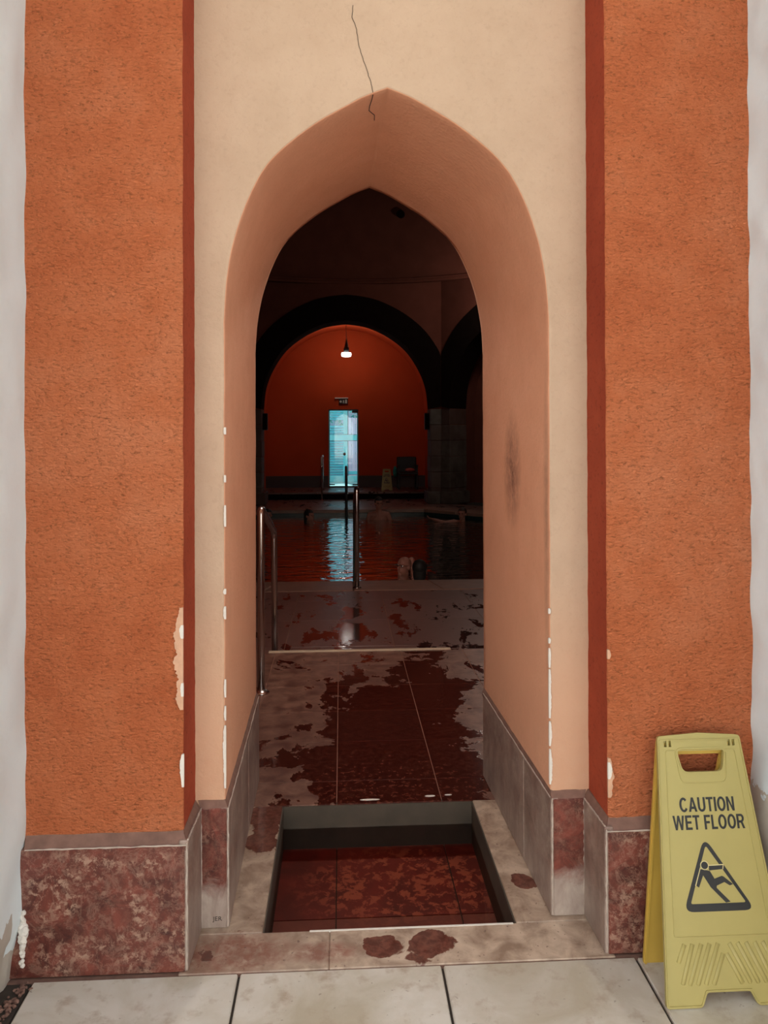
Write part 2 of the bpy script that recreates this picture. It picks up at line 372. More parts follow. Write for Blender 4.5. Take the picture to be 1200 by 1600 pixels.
# ------------------------------------------------------------------ the doorway arch
KP = [(0, 2.372), (.06, 2.348), (.11, 2.322), (.225, 2.252), (.335, 2.155), (.393, 2.055), (.434, 1.94), (.457, 1.82), (.465, 1.70)]
def arch_half(K, n):
    out = []
    for i in range(len(K)-1):
        p0 = K[max(i-1, 0)]; p1 = K[i]; p2 = K[i+1]; p3 = K[min(i+2, len(K)-1)]
        if i == 0: p0 = (2*p1[0]-p2[0], 2*p1[1]-p2[1])
        for k in range(n):
            t_ = k/n
            out.append(tuple(.5*((2*p1[j])+(-p0[j]+p2[j])*t_+(2*p0[j]-5*p1[j]+4*p2[j]-p3[j])*t_**2+(-p0[j]+3*p1[j]-3*p2[j]+p3[j])*t_**3) for j in (0, 1)))
    out.append(K[-1]); return out
def door_profile(cx, s, y, grow=0, nz=70, z0=-.02):
    h = arch_half(KP, 8)
    right = [(x*s, z) for x, z in h]+[(KP[-1][0]*s, KP[-1][1]+(z0-KP[-1][1])*k/nz) for k in range(1, nz+1)]
    pts = [(-x, z) for x, z in right[::-1]]+right[1:]
    res = []
    for x, z in pts:
        g = (x/.46)*grow if z < 1.7 else 0
        if z >= 1.7:
            v = Vector((x, z-1.6)).normalized()*grow; res.append((cx+x+v.x, y, z+v.y))
        else: res.append((cx+x+g, y, z))
    return res
def outer_pts(prof, x0, x1, ztop, y):
    out = []
    for x, _, z in prof:
        if z <= 1.6: out.append((x0 if x < .13 else x1, y, z)); continue
        dx, dz = x-.13, z-1.6
        ts = []
        if dx > 1e-6: ts.append((x1-.13)/dx)
        if dx < -1e-6: ts.append((x0-.13)/dx)
        if dz > 1e-6: ts.append((ztop-1.6)/dz)
        t_ = min(ts); out.append((.13+dx*t_, y, 1.6+dz*t_))
    return out
bm = bmesh.new(); d1 = rough_disp(.0011, 11)
pF0 = door_profile(.1355, .4645/.465, 2.190, .006); pF1 = door_profile(.1355, .4645/.465, 2.1915, .0018); pF2 = door_profile(.1355, .4645/.465, 2.197, 0)
pB = door_profile(.117, .4575/.465, 3.09, 0)
oF = outer_pts(pF0, -.43, .72, 3.3, 2.19)
rows = [[lerp3(a, b, k/24) for a, b in zip(oF, pF0)] for k in range(25)]+[pF1]
rows += [[lerp3(a, b, k/28) for a, b in zip(pF2, pB)] for k in range(29)]
oB = outer_pts(pB, -2.2, 2.5, 4.6, 3.09)
rows += [[lerp3(a, b, k/3) for a, b in zip(pB, oB)] for k in range(1, 4)]
grid(bm, rows, d1); bmesh.ops.remove_doubles(bm, verts=bm.verts, dist=1e-5)
for f_ in bm.faces: f_.material_index = 1 if f_.calc_center_median().y > 2.193 else 0
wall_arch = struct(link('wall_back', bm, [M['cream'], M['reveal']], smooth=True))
wall_arch['label'] = 'cream plaster wall pierced by a pointed arch doorway'
# crack above the crown, a thin dark tube along the plaster
crack = [(555, 0), (553, 20), (560, 40), (563, 60), (566, 75), (573, 92), (578, 108), (583, 122), (585, 137)]
def ribbon(bm, pts, w0, nrm_off):
    for (a, b) in zip(pts, pts[1:]):
        a, b = Vector(a), Vector(b); s = (b-a).cross(Vector(nrm_off)).normalized()*w0/2
        bm.faces.new([bm.verts.new(v) for v in (a-s, a+s, b+s, b-s)])
pc = [(.038, 2.605), (.035, 2.57), (.047, 2.535), (.053, 2.50), (.058, 2.47), (.070, 2.44), (.079, 2.41), (.088, 2.385), (.0935, 2.362)]
bm = bmesh.new(); rs = random.Random(4); pts = []
for (a, b) in zip(pc, pc[1:]):
    for k in range(4): pts.append((a[0]+(b[0]-a[0])*k/4+rs.uniform(-.0015, .0015), 2.1880, a[1]+(b[1]-a[1])*k/4))
pts.append((.0935, 2.188, 2.356))
tube(bm, pts, .0008, 5)
link('crack', bm, M['darkgrout'], wall_arch)
bm = bmesh.new()
def zi(x): # height of the intrados left of the crown
    dx = abs(x-.135); h = arch_half(KP, 8)
    for (a, b) in zip(h, h[1:]):
        if a[0] <= dx <= b[0]: return a[1]+(b[1]-a[1])*(dx-a[0])/max(1e-6, b[0]-a[0])
    return 2.37
tube(bm, [(x, y, zi(x)-.0015) for x, y in ((.094, 2.2), (.092, 2.23), (.087, 2.27), (.086, 2.30), (.097, 2.33), (.105, 2.35), (.106, 2.39))], .0012, 5)
link('crack', bm, M['darkgrout'], wall_arch)

# knocked paint on the arrises: thin irregular flakes standing where the corners are worn
def flake(name, mat, parent, x, y, z0, z1, wx, sx, wy=.006, seed=0, th=.0034):
    bm = bmesh.new(); n = max(6, int((z1-z0)/.003)); rows = []; th += seed % 10*.00018
    for k in range(n+1):
        z = z0+(z1-z0)*k/n; e = math.sin(math.pi*min(.98, max(.02, k/n)))**.45
        q = .68+.45*mn.noise(Vector((seed*3.7, z*45, 0)))+.30*mn.noise(Vector((seed*3.7, z*150, 4)))+.12*mn.noise(Vector((seed, z*500, 8)))
        a = wx*e*max(.15, min(1.1, q)); b = wy*e*(.8+.3*mn.noise(Vector((seed, z*120, 3))))
        rows.append([(x+sx*a, y+.003, z), (x+sx*a*.97, y-th, z), (x-sx*th, y-th, z), (x-sx*th, y+b, z), (x+sx*.002, y+b+.002, z)])
    grid(bm, rows); return link(name, bm, mat, parent)
for i, (z0, z1, wd) in enumerate([(.385, .435, .004), (.42, .56, .0075), (.575, .615, .003), (.64, .69, .003), (.86, .895, .005), (.93, .945, .004), (1.12, 1.18, .0025), (1.245, 1.265, .003), (1.38, 1.40, .003)]):
    flake('paint_chip', M['chip'], wall_arch, -.329, 2.190, z0, z1, wd, -1, .003, i)
for i, (z0, z1, wd) in enumerate([(.37, .47, .0075), (.48, .55, .005), (.56, .70, .005), (.705, .76, .003), (.775, .79, .004), (.86, .875, .003)]):
    flake('paint_chip', M['chip'], wall_arch, .5995, 2.190, z0, z1, wd, 1, .006, 20+i)

# ------------------------------------------------------------------ pilasters
def pilaster(name, xo, xi, label):
    """front face from outer xo to inner xi, then the return to the arch wall"""
    s = 1 if xi > xo else -1; bm = bmesh.new(); bm2 = bmesh.new(); zs = [-.02+3.32*k/260 for k in range(261)]
    xs = [xo-s*.03+(xi-s*.004-(xo-s*.03))*k/40 for k in range(41)]
    d = rough_disp(.0016, 15)
    rows = [[(x, 2.03, z) for x in xs]+[(xi-s*.001, 2.0312, z), (xi, 2.034, z)] for z in zs]
    grid(bm, rows, d)
    dx = .012 if s > 0 else -.012
    rows = [[(xi+0*dx, 2.034+(2.20-2.034)*k/10, z) for k in range(11)] for z in zs]
    grid(bm2, rows, rough_disp(.0016, 15))
    o = struct(link(name, bm, M['orange'], smooth=True)); o['label'] = label
    link('return_face', bm2, M['redside'], o, True)
    return o
pl = pilaster('wall_left_pilaster', -.812, -.412, 'orange stucco pilaster left of the arch')
pr = pilaster('wall_right_pilaster', 1.108, .712, 'orange stucco pilaster right of the arch')
flake('paint_chip', M['flake'], pl, -.415, 2.028, .70, .93, .027, -1, .004, 41)
flake('paint_chip', M['flake'], pl, -.415, 2.028, .665, .735, .022, -1, .004, 42)
flake('paint_chip', M['chip'], pl, -.4145, 2.0265, .85, .885, .009, -1, .004, 43)
flake('paint_chip', M['chip'], pl, -.4145, 2.0265, .70, .735, .006, -1, .004, 44)
flake('paint_chip', M['chip'], pl, -.414, 2.028, .465, .55, .007, -1, .004, 45)
flake('paint_chip', M['flake'], pr, .715, 2.028, .405, .51, .016, 1, .004, 46)
flake('paint_chip', M['chip'], pr, .715, 2.0265, .455, .50, .008, 1, .004, 47)
flake('paint_chip', M['flake'], pr, .715, 2.028, .775, .80, .006, 1, .004, 48)

# ------------------------------------------------------------------ stone skirting, slab by slab
def slab(parent, pts, h, mat, name='marble_slab', bev=.003):
    bm = prism(bmesh.new(), pts, 0.0, h)
    bmesh.ops.bevel(bm, geom=list(bm.edges), offset=bev, segments=1, affect='EDGES')
    return link(name, bm, mat, parent)
def ledge(parent, a, b, a2, b2, z0, z1):
    """sloped mortar fillet from the slab edge a-b up to the wall line a2-b2"""
    bm = bmesh.new(); n = 16; d = rough_disp(.0012, 30)
    rows = []
    for k in range(n+1):
        p = lerp3(a, b, k/n); q = lerp3(a2, b2, k/n)
        rows.append([(p[0], p[1], z0-.012), (p[0], p[1], z0), (q[0], q[1], z1), (q[0]+(q[0]-p[0])*.4, q[1]+(q[1]-p[1])*.4, z1)])
    grid(bm, rows, d); return link('mortar_ledge', bm, M['ledge'], parent)
bl = struct(empty('baseboard_left')); br = struct(empty('baseboard_right'))
slab(bl, [(-.850, 2.004), (-.403, 2.004), (-.403, 2.034), (-.850, 2.034)], .325, M['marbleF'])
slab(bl, [(-.420, 2.006), (-.396, 2.006), (-.392, 2.176), (-.416, 2.176)], .335, M['marbleS'])
ledge(bl, (-.808, 2.006, 0), (-.398, 2.006, 0), (-.812, 2.030, 0), (-.412, 2.030, 0), .323, .350)
ledge(bl, (-.398, 2.006, 0), (-.393, 2.178, 0), (-.412, 2.030, 0), (-.410, 2.19, 0), .330, .352)
slab(bl, [(-.395, 2.176), (-.322, 2.176), (-.322, 2.20), (-.395, 2.20)], .333, M['marbleA'])
ledge(bl, (-.395, 2.178, 0), (-.318, 2.178, 0), (-.404, 2.19, 0), (-.329, 2.19, 0), .331, .352)
slab(bl, [(-.340, 2.178), (-.316, 2.178), (-.3245, 2.70), (-.348, 2.70)], .335, M['marbleS'])
slab(bl, [(-.348, 2.704), (-.3245, 2.704), (-.330, 3.10), (-.355, 3.10)], .335, M['marbleS'])
ledge(bl, (-.317, 2.178, 0), (-.330, 3.10, 0), (-.330, 2.19, 0), (-.342, 3.10, 0), .332, .352)
slab(br, [(1.15, 2.004), (.703, 2.004), (.703, 2.034), (1.15, 2.034)], .325, M['marbleF'])
slab(br, [(.718, 2.006), (.695, 2.006), (.691, 2.176), (.716, 2.176)], .335, M['marbleS'])
ledge(br, (1.108, 2.006, 0), (.698, 2.006, 0), (1.108, 2.030, 0), (.712, 2.030, 0), .323, .350)
ledge(br, (.698, 2.006, 0), (.692, 2.178, 0), (.712, 2.030, 0), (.708, 2.19, 0), .330, .352)
slab(br, [(.694, 2.172), (.603, 2.172), (.603, 2.20), (.694, 2.20)], .333, M['marbleA'])
ledge(br, (.694, 2.174, 0), (.598, 2.174, 0), (.704, 2.19, 0), (.600, 2.19, 0), .331, .352)
slab(br, [(.620, 2.174), (.596, 2.174), (.586, 2.46), (.612, 2.46)], .335, M['marbleS'])
slab(br, [(.612, 2.464), (.586, 2.464), (.568, 3.08), (.595, 3.08)], .335, M['marbleS'])
ledge(br, (.597, 2.174, 0), (.568, 3.09, 0), (.600, 2.19, 0), (.5745, 3.09, 0), .332, .352)

def arris(parent, a, b, r=.0022, seed=0):
    rr_ = random.Random(seed); n = 26; P_ = []; R_ = []
    for k in range(n+1):
        p = lerp3(a, b, k/n); P_.append((p[0]+rr_.uniform(-1, 1)*.0008, p[1]+rr_.uniform(-1, 1)*.0008, p[2]+rr_.uniform(-1, 1)*.0008)); R_.append(r*rr_.uniform(.45, 1.1))
    link('limed_edge', tube(bmesh.new(), P_, R_, 6), M['arris'], parent)
for k, (par, a, b) in enumerate([(bl, (-.806, 2.004, .325), (-.400, 2.004, .325)), (bl, (-.399, 2.005, .006), (-.399, 2.005, .33)), (bl, (-.393, 2.175, .02), (-.393, 2.175, .333)),
        (bl, (-.319, 2.177, .006), (-.319, 2.177, .335)), (bl, (-.317, 2.18, .336), (-.330, 3.09, .336)), (bl, (-.397, 2.01, .336), (-.393, 2.175, .336)),
        (br, (1.10, 2.004, .325), (.700, 2.004, .325)), (br, (.699, 2.005, .006), (.699, 2.005, .33)), (br, (.692, 2.173, .02), (.692, 2.173, .333)),
        (br, (.600, 2.173, .006), (.600, 2.173, .335)), (br, (.596, 2.18, .336), (.568, 3.07, .336)), (br, (.697, 2.01, .336), (.692, 2.17, .336))]):
    arris(par, a, b, .0024, k)
def text_mesh(s, size, name, mat, parent, loc, rot, ext=.0004, off=0.0, sx=1.0, width=None):
    cu = bpy.data.curves.new('tmp', 'FONT'); cu.body = s; cu.size = size; cu.extrude = ext; cu.offset = off; cu.align_x = 'CENTER'
    to = bpy.data.objects.new('tmp', cu); C.objects.link(to); bpy.context.view_layer.update()
    me = bpy.data.meshes.new_from_object(to.evaluated_get(bpy.context.evaluated_depsgraph_get()))
    bpy.data.objects.remove(to)
    xs = [v.co.x for v in me.vertices]; ys = [v.co.y for v in me.vertices]
    w_ = max(xs)-min(xs); k = (width/w_) if width else sx
    for v in me.vertices: v.co = Vector(((v.co.x-(max(xs)+min(xs))/2)*k, -v.co.z, v.co.y-min(ys)))
    me.materials.clear(); me.materials.append(mat)
    o = bpy.data.objects.new(name, me); C.objects.link(o); o.parent = parent; o.location = loc; o.rotation_euler = rot
    return o
text_mesh('JER', .017, 'scratched_letters', M['darkgrout'], bl, (-.349, 2.1755, .018), (0, 0, 0), .0003, 0, 1, .026)

# ------------------------------------------------------------------ side walls of the recess and the court behind the camera
def side_wall(name, X, s, mat, bulge):
    bm = bmesh.new(); rows = []
    for k in range(181):
        z = -.02+3.4*k/180; row = []
        for j in range(61):
            y = 2.06-(2.06-.9)*(j/60)**1.3
            row.append((X+s*bulge(y, z), y, z))
        row += [(X+s*.25, .9, z), (X+s*.5, .9, z)]
        rows.append(row)
    grid(bm, rows, rough_disp(.0012, 8)); o = struct(link(name, bm, mat, smooth=True)); return o
def bulL(y, z):
    b = .03*max(0, 1-z/.16) if z < .16 else 0
    if z < .13 and y < 1.97: b += .006
    return b+.006*mn.noise(Vector((3, y*9, z*9)))
def bulR(y, z):
    return (-.012*math.exp(-((z-.36)/.07)**2)+.006*mn.noise(Vector((7, y*12, z*12))))*1.0
wl_ = side_wall('wall_left', -.814, -1, M['whiteL'], bulL); wr_ = side_wall('wall_right', 1.11, 1, M['whiteR'], bulR)
bm = bmesh.new(); box(bm, -6, -1.28, .9, 2.6, -.02, 6.2); struct(link('wall_left_facade', bm, M['white']))
bm = bmesh.new(); box(bm, 1.58, 6.5, .9, 2.6, -.02, 6.2); struct(link('wall_right_facade', bm, M['white']))
struct(link('wall_court', B(-16, 16, -13.4, -13, -.02, 7.5), M['white']))  # unseen facade added to bounce sunlight onto the doorway
struct(link('wall_upper', B(-6, 6.5, 2.22, 2.6, 3.25, 6.2), M['white']))
struct(link('wall_lintel', B(-1.28, 1.58, .9, 2.25, 3.6, 6.2), M['white']))
# lumps of old filler where the left wall meets the marble
bm = bmesh.new(); rr = random.Random(9)
for k in range(26):
    z = .035+.14*k/26; rad = .004+.009*math.exp(-((z-.115)/.03)**2)*rr.uniform(.5, 1.2)+.003*rr.random()
    g = bmesh.ops.create_icosphere(bm, subdivisions=2, radius=rad)
    c = Vector((-.810+rad*.25+rr.uniform(-.004, .003), 2.000+rr.uniform(-.006, .006), z))
    for v in g['verts']: v.co = c+v.co*(1+.35*mn.noise(v.co*170+c*31))
link('plaster_lumps', bm, M['chip'], wl_, False)

# ------------------------------------------------------------------ outdoor floor
fl = struct(link('floor', B(-9, 9, -9, 1.992, -.06, -.010), M['darkgrout']))
G = .0035
xs = [-.782, -.264, .2586, .772, 1.12]
for r in range(5):
    y1 = 1.996-r*.52; y0 = y1-.52
    for i in range(4):
        d = .07*(r % 2)
        link('paving_tile', B(xs[i]+G, xs[i+1]-G, y0+G, y1-G, -.03, rs.uniform(-.0015, 0), bev=.003), M['paving'], fl)
cg = struct(link('floor_court', B(-30, 30, -45, -.62, -.02, -.002), M['paving']))
bm = bmesh.new(); rr = random.Random(5)
for k in range(240):
    y = rr.uniform(1.45, 2.0); x = -.80+rr.random()**1.3*.022-(.01 if y < 1.95 else 0)+rr.uniform(-.02, .003); s = rr.uniform(.0015, .006)
    g = bmesh.ops.create_icosphere(bm, subdivisions=1, radius=s)
    c = Vector((x, y, -.006+s*.5+rr.random()*.004))
    for v in g['verts']: v.co = c+Vector((v.co.x*rr.uniform(.7, 1.5), v.co.y*rr.uniform(.7, 1.5), v.co.z))
g_ = link('rubble', bm, M['ledge']); g_['kind'] = 'stuff'
tag(g_, 'loose grit and plaster crumbs along the foot of the left white wall', 'rubble')
bm = bmesh.new(); box(bm, -.86, -.785, 1.4, 1.999, -.012, -.006)
link('mortar_strip', bm, M['darkgrout'], fl)

# ------------------------------------------------------------------ threshold, foot bath and walkway
PX0, PX1, PY0, PY1 = -.221, .4905, 2.151, 2.878
fi = struct(empty('floor_walkway'))
link('floor_bed', B(-1.2, 1.4, 1.9935, 2.12, -.1, -.003), M['ledge'], fi)
def stone(pts, mat, name='sill_stone', z0=-.04, z1=0.0, parent=None, bev=.0025):
    bm = prism(bmesh.new(), pts, z0, z1)
    if bev: bmesh.ops.bevel(bm, geom=list(bm.edges), offset=bev, segments=1, affect='EDGES')
    return link(name, bm, mat, parent or fi)
stone([(-.42, 1.9965), (-.0355, 1.9965), (-.0355, PY0), (-.42, PY0)], M['sill'])
stone([(-.0345, 1.9965), (.72, 1.9965), (.72, PY0), (-.0345, PY0)], M['sill'])
stone([(-.40, PY0+.001), (PX0, PY0+.001), (PX0, PY1), (-.35, PY1)], M['sill'])
stone([(PX1, PY0+.001), (.71, PY0+.001), (.71, 2.2), (.60, 2.3), (.59, PY1), (PX1, PY1)], M['sill'])
# worn pale arris along the front and back lips
link('worn_edge', B(PX0+.13, PX1-.01, PY0-.006, PY0+.0015, -.012, .0012, bev=.001), M['chip'], fi)
TS = .395; gx = [-.02+TS*k for k in range(-5, 6)]; gy = [PY1, 3.068, 3.46, 3.84, 4.225, 4.61, 4.905]
for i in range(len(gx)-1):
    for j in range(len(gy)-1):
        x0, x1 = gx[i], gx[i+1]
        if j == 0 and (x1 < -.35 or x0 > .6): continue
        if j == 0: x0 = max(x0, -.36); x1 = min(x1, .60)
        link('marble_tile', B(x0+.0015, x1-.0015, gy[j]+.0015, gy[j+1]-.0015, -.03, rs.uniform(-.0008, 0), bev=.001), M['inside'], fi)
link('grout_bed', B(-.36, .62, PY1+.022, 3.1, -.06, -.0022), M['grout'], fi)
link('grout_bed', B(-2.1, 2.4, 3.10, 4.905, -.2, -.0022), M['grout'], fi)
bm = bmesh.new(); box(bm, -.461, .697, 4.885, 4.918, -.03, .006, bev=.002)
link('step_nosing', bm, simple('pale_stone_nosing', (.62, .50, .36), .5, 0, .15, 20), fi)
link('step_riser', B(-2.1, 2.4, 4.905, 4.912, -.19, -.003), M['basinwall'], fi)

fb = empty('foot_bath', (0, 0, 0)); tag(fb, 'sunken rectangular foot bath of red marble set in the threshold', 'foot bath')
for a in ((PX0-.02, PX0+.004, PY0-.01, PY1+.01), (PX1-.004, PX1+.02, PY0-.01, PY1+.01), (PX0, PX1, PY0-.02, PY0+.004), (PX0, PX1, PY1-.005, PY1+.02)):
    link('basin_wall', B(*a, -.20, -.004), M['basinwall'], fb)
for x0, x1 in ((PX0, -.022), (-.018, .378), (.382, PX1)):
    for y0, y1 in ((PY0, 2.452), (2.456, PY1)):
        link('basin_tile', B(x0, x1, y0, y1, -.19, -.160), M['basin'], fb)
link('basin_bed', B(PX0-.03, PX1+.03, PY0-.03, PY1+.03, -.23, -.166), M['darkgrout'], fb)
bm = bmesh.new(); grid(bm, [[(PX0, PY0, -.085), (PX1, PY0, -.085)], [(PX0, PY1, -.085), (PX1, PY1, -.085)]])
link('water', bm, M['bathwater'], fb)
# small puddles on the back lip, their glint put in as white colour
for i, (x, y, rx, ry) in enumerate([(.105, 2.905, .038, .006), (.335, 2.92, .02, .006), (.405, 2.925, .014, .004)]):
    bm = bmesh.new(); lathe(bm, [(1.0, 0), (.92, .0012), (.5, .0022), (.01, .0025)], seg=20)
    for v in bm.verts:
        k = 1+.2*mn.noise(Vector((v.co.x*2, v.co.y*2, i))); v.co = Vector((x+v.co.x*rx*k, y+v.co.y*ry*k, v.co.z+.0002))
    o = link('puddle', bm, M['chip'])
    tag(o, ['longest white soapy puddle on the back lip of the foot bath', 'middle small white puddle on the back lip of the foot bath', 'smallest white puddle at the right of the foot bath lip'][i], 'puddle')

# ------------------------------------------------------------------ the bath hall
CXH, CYH, AP = .12, 11.9, 5.10; HS = AP*math.tan(math.pi/8); ZL = -.17
def far_profile(s, zs, n=10, zb=ZL, low=14):
    K = [(0, 3.89), (.29, 3.855), (.58, 3.78), (.975, 3.585), (1.36, 3.278), (1.65, 2.851), (1.815, 2.424), (1.873, 1.937)]
    h = [(x*s, 1.937+(z-1.937)*zs) for x, z in arch_half(K, 5)]
    h += [(1.873*s, 1.937+(zb-1.937)*k/low) for k in range(1, low+1)]
    return [(-x, z) for x, z in h[::-1]]+h[1:]
def hall_outer(p, hw, zt):
    out = hall_outer0(p, hw, zt)
    for c in ((-hw, zt), (hw, zt)):
        i = min(range(len(out)), key=lambda k: (out[k][0]-c[0])**2+(out[k][1]-c[1])**2); out[i] = c
    return out
def hall_outer0(p, hw, zt):
    out = []
    for x, z in p:
        if z <= 1.9: out.append(((-hw if x < 0 else hw), z)); continue
        dx, dz = x, z-1.9; ts = []
        if abs(dx) > 1e-6: ts.append(hw/abs(dx))
        if dz > 1e-6: ts.append((zt-1.9)/dz)
        k = min(ts); out.append((dx*k, 1.9+dz*k))
    return out
ZC = 4.80
names = ['far', 'far_right', 'right', 'near_right', 'near', 'near_left', 'left', 'far_left']
JD = .60
hall_walls = []
for wI in range(8):
    ang = -wI*math.pi/4           # 0 = far wall, going clockwise
    root = struct(empty('wall_'+names[wI], (CXH, CYH, 0), ang)); hall_walls.append(root)
    P0 = far_profile(1, 1, zb=ZL-.15); O = hall_outer(P0, HS, ZC)
    bm = bmesh.new()
    grid(bm, [[(x, AP, z) for x, z in O], [(x, AP, z) for x, z in P0], [(x, AP+JD, z) for x, z in P0]])
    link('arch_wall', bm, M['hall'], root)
    # dark arch band, clipped where it meets its neighbour
    if wI in (0, 1, 7, 2, 6):
        arc = [p for p in P0 if p[1] >= 1.93]; outb = []
        for i, (x, z) in enumerate(arc):
            a = Vector(arc[max(i-1, 0)]); b = Vector(arc[min(i+1, len(arc)-1)]); n_ = Vector((-(b-a).y, (b-a).x)).normalized()
            if abs(x) < 1e-4: n_ = Vector((0, 1))
            q = Vector((x, z))+n_*(.50+.07*max(0, n_.y)); q.x = max(-HS+.02, min(HS-.02, q.x)); outb.append((q.x, q.y))
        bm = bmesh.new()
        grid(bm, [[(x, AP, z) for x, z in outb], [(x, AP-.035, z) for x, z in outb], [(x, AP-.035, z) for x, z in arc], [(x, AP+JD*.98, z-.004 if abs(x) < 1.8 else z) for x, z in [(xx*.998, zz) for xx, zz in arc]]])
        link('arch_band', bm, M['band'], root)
        for s in (-1, 1):
            for c_ in range(6):
                z0 = ZL+(1.93-ZL)*c_/6+.003; z1 = ZL+(1.93-ZL)*(c_+1)/6-.003; e = rs.uniform(0, .012)
                pts = [(s*(1.868-e), AP-.02-e), (s*(HS-.012), AP-.02-e), (s*(HS+.22), AP+.5), (s*(HS+.22), AP+JD), (s*(1.868-e), AP+JD)]
                bm = prism(bmesh.new(), pts, z0, z1)
                bmesh.ops.bevel(bm, geom=list(bm.edges), offset=.008, segments=1, affect='EDGES')
                link('stone_block', bm, M['pier'], root)
            bm = prism(bmesh.new(), [(s*1.78, AP-.11), (s*(HS-.05), AP-.11), (s*(HS+.2), AP+.5), (s*(HS+.2), AP+JD+.02), (s*1.78, AP+JD+.02)], ZL, ZL+.27)
            bmesh.ops.bevel(bm, geom=list(bm.edges), offset=.02, segments=2, affect='EDGES')
            link('pier_plinth', bm, M['pier'], root)
    # the niche behind each arch
    depth = 3.0 if wI == 0 else (JD+.6 if wI != 4 else CYH-AP-3.09)
    P1 = far_profile(1.10, 1.10, zb=ZL-.15)
    bm = bmesh.new()
    if wI == 4: y1 = CYH-3.085-0; rows = [P0, P1]; ys = [AP+JD, AP+JD, y1]
    else: y1 = AP+depth; ys = [AP+JD, AP+JD, y1]
    grid(bm, [[(x, ys[0], z) for x, z in P0], [(x, ys[1], z) for x, z in P1], [(x, ys[2], z) for x, z in P1]])
    if wI not in (0, 4):
        cv = [bm.verts.new((x, y1, z)) for x, z in P1]; bm.faces.new(cv)
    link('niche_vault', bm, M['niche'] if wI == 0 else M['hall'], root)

# dome: drum ring, cornice and hemispherical shell
dm = struct(empty('ceiling_dome', (CXH, CYH, 0)))
bm = bmesh.new(); rc = 5.10; seg = 64
octp = []
for k in range(seg):
    a = 2*math.pi*k/seg
    sec = (a+math.pi/8) % (math.pi/4)-math.pi/8; octp.append(AP/math.cos(sec))
rws = [[((octp[k % seg]+.05)*math.cos(2*math.pi*k/seg), (octp[k % seg]+.05)*math.sin(2*math.pi*k/seg), ZC-.02) for k in range(seg+1)],
       [(rc*math.cos(2*math.pi*k/seg), rc*math.sin(2*math.pi*k/seg), ZC+.02) for k in range(seg+1)]]
for j in range(1, 17):
    f_ = math.pi/2*j/16; r_ = max(.002, rc*math.cos(f_)); rws.append([(r_*math.cos(2*math.pi*k/seg), r_*math.sin(2*math.pi*k/seg), ZC+.02+rc*.92*math.sin(f_)) for k in range(seg+1)])
grid(bm, rws); bmesh.ops.remove_doubles(bm, verts=bm.verts, dist=1e-4)
link('dome_shell', bm, M['hall'], dm, True)
bm = bmesh.new()
prof = [(rc+.05, -.10), (rc-.01, -.09), (rc-.02, -.05), (rc-.05, -.03), (rc-.05, .0), (rc+.05, .03)]
grid(bm, [[(r_*math.cos(2*math.pi*k/seg), r_*math.sin(2*math.pi*k/seg), ZC+z) for k in range(seg+1)] for r_, z in prof])
link('cornice', bm, M['hall'], dm)
# star-shaped vent in the dome
a = math.atan2(1.16, 4.6); zz = 6.15; ph = math.asin((zz-ZC-.02)/(rc*.92)); rd = rc*math.cos(ph)
vx, vy = rd*math.sin(a), rd*math.cos(a)
bm = bmesh.new(); tube(bm, [(vx*.978, vy*.978, zz-.01), (vx*1.02, vy*1.02, zz+.02)], .085, 20); link('dome_vent', bm, M['band'], dm)

# far end wall of the niche with the glazed door
YE = 19.95; DX0, DX1, DZ1 = -.325, .445, 2.02
fe = struct(empty('wall_end'))
bm = bmesh.new()
P1 = far_profile(1.12, 1.12); x_l, x_r = -2.3, 2.5
box(bm, x_l, DX0, YE, YE+.22, -.2, 4.7); box(bm, DX1, x_r, YE, YE+.22, -.2, 4.7); box(bm, DX0, DX1, YE, YE+.22, DZ1, 4.7)
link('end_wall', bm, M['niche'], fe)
bm = bmesh.new(); box(bm, -1.95, DX0-.01, YE-.03, YE, 0, .30); link('skirting', bm, M['skirtdark'], fe)
bm = bmesh.new(); box(bm, DX1+.01, 2.2, YE-.03, YE, 0, .30); link('skirting', bm, M['skirtdark'], fe)
dr = struct(empty('door_1', (0, YE+.06, 0))); dr['label'] = 'narrow glazed door glowing turquoise at the far end of the bath hall'
def dpart(n, mat, *a, bev=.004): return link(n, B(*a, bev=bev), mat, dr)
dpart('door_frame', M['doorframe'], DX0, DX0+.03, 0, .08, .0, DZ1); dpart('door_frame', M['doorframe'], DX1-.03, DX1, 0, .08, 0, DZ1)
dpart('door_frame', M['doorframe'], DX0, DX1, 0, .08, DZ1-.03, DZ1)
dpart('threshold', M['black'], DX0-.0, DX1+.0, -.10, .05, -.005, .03)
dpart('hinge_plate', M['black'], DX0+.02, DX0+.16, -.02, .01, .05, .08); dpart('hinge_plate', M['black'], DX1-.15, DX1-.01, -.02, .01, .05, .08)
dpart('door_closer', M['black'], DX1-.16, DX1-.01, -.05, .0, DZ1-.09, DZ1-.03)
bm = bmesh.new(); lathe(bm, [(.01, 0), (.03, .01), (.038, .03), (.03, .05), (.008, .055)], seg=14)
kn = link('door_knob', bm, M['white_p'], dr, True); kn.rotation_euler = (R(90), 0, 0); kn.location = (.085, .008, .86)
link('glass_pane', B(DX0+.03, DX1-.03, .03, .036, .03, DZ1-.03), M['glass'], dr)
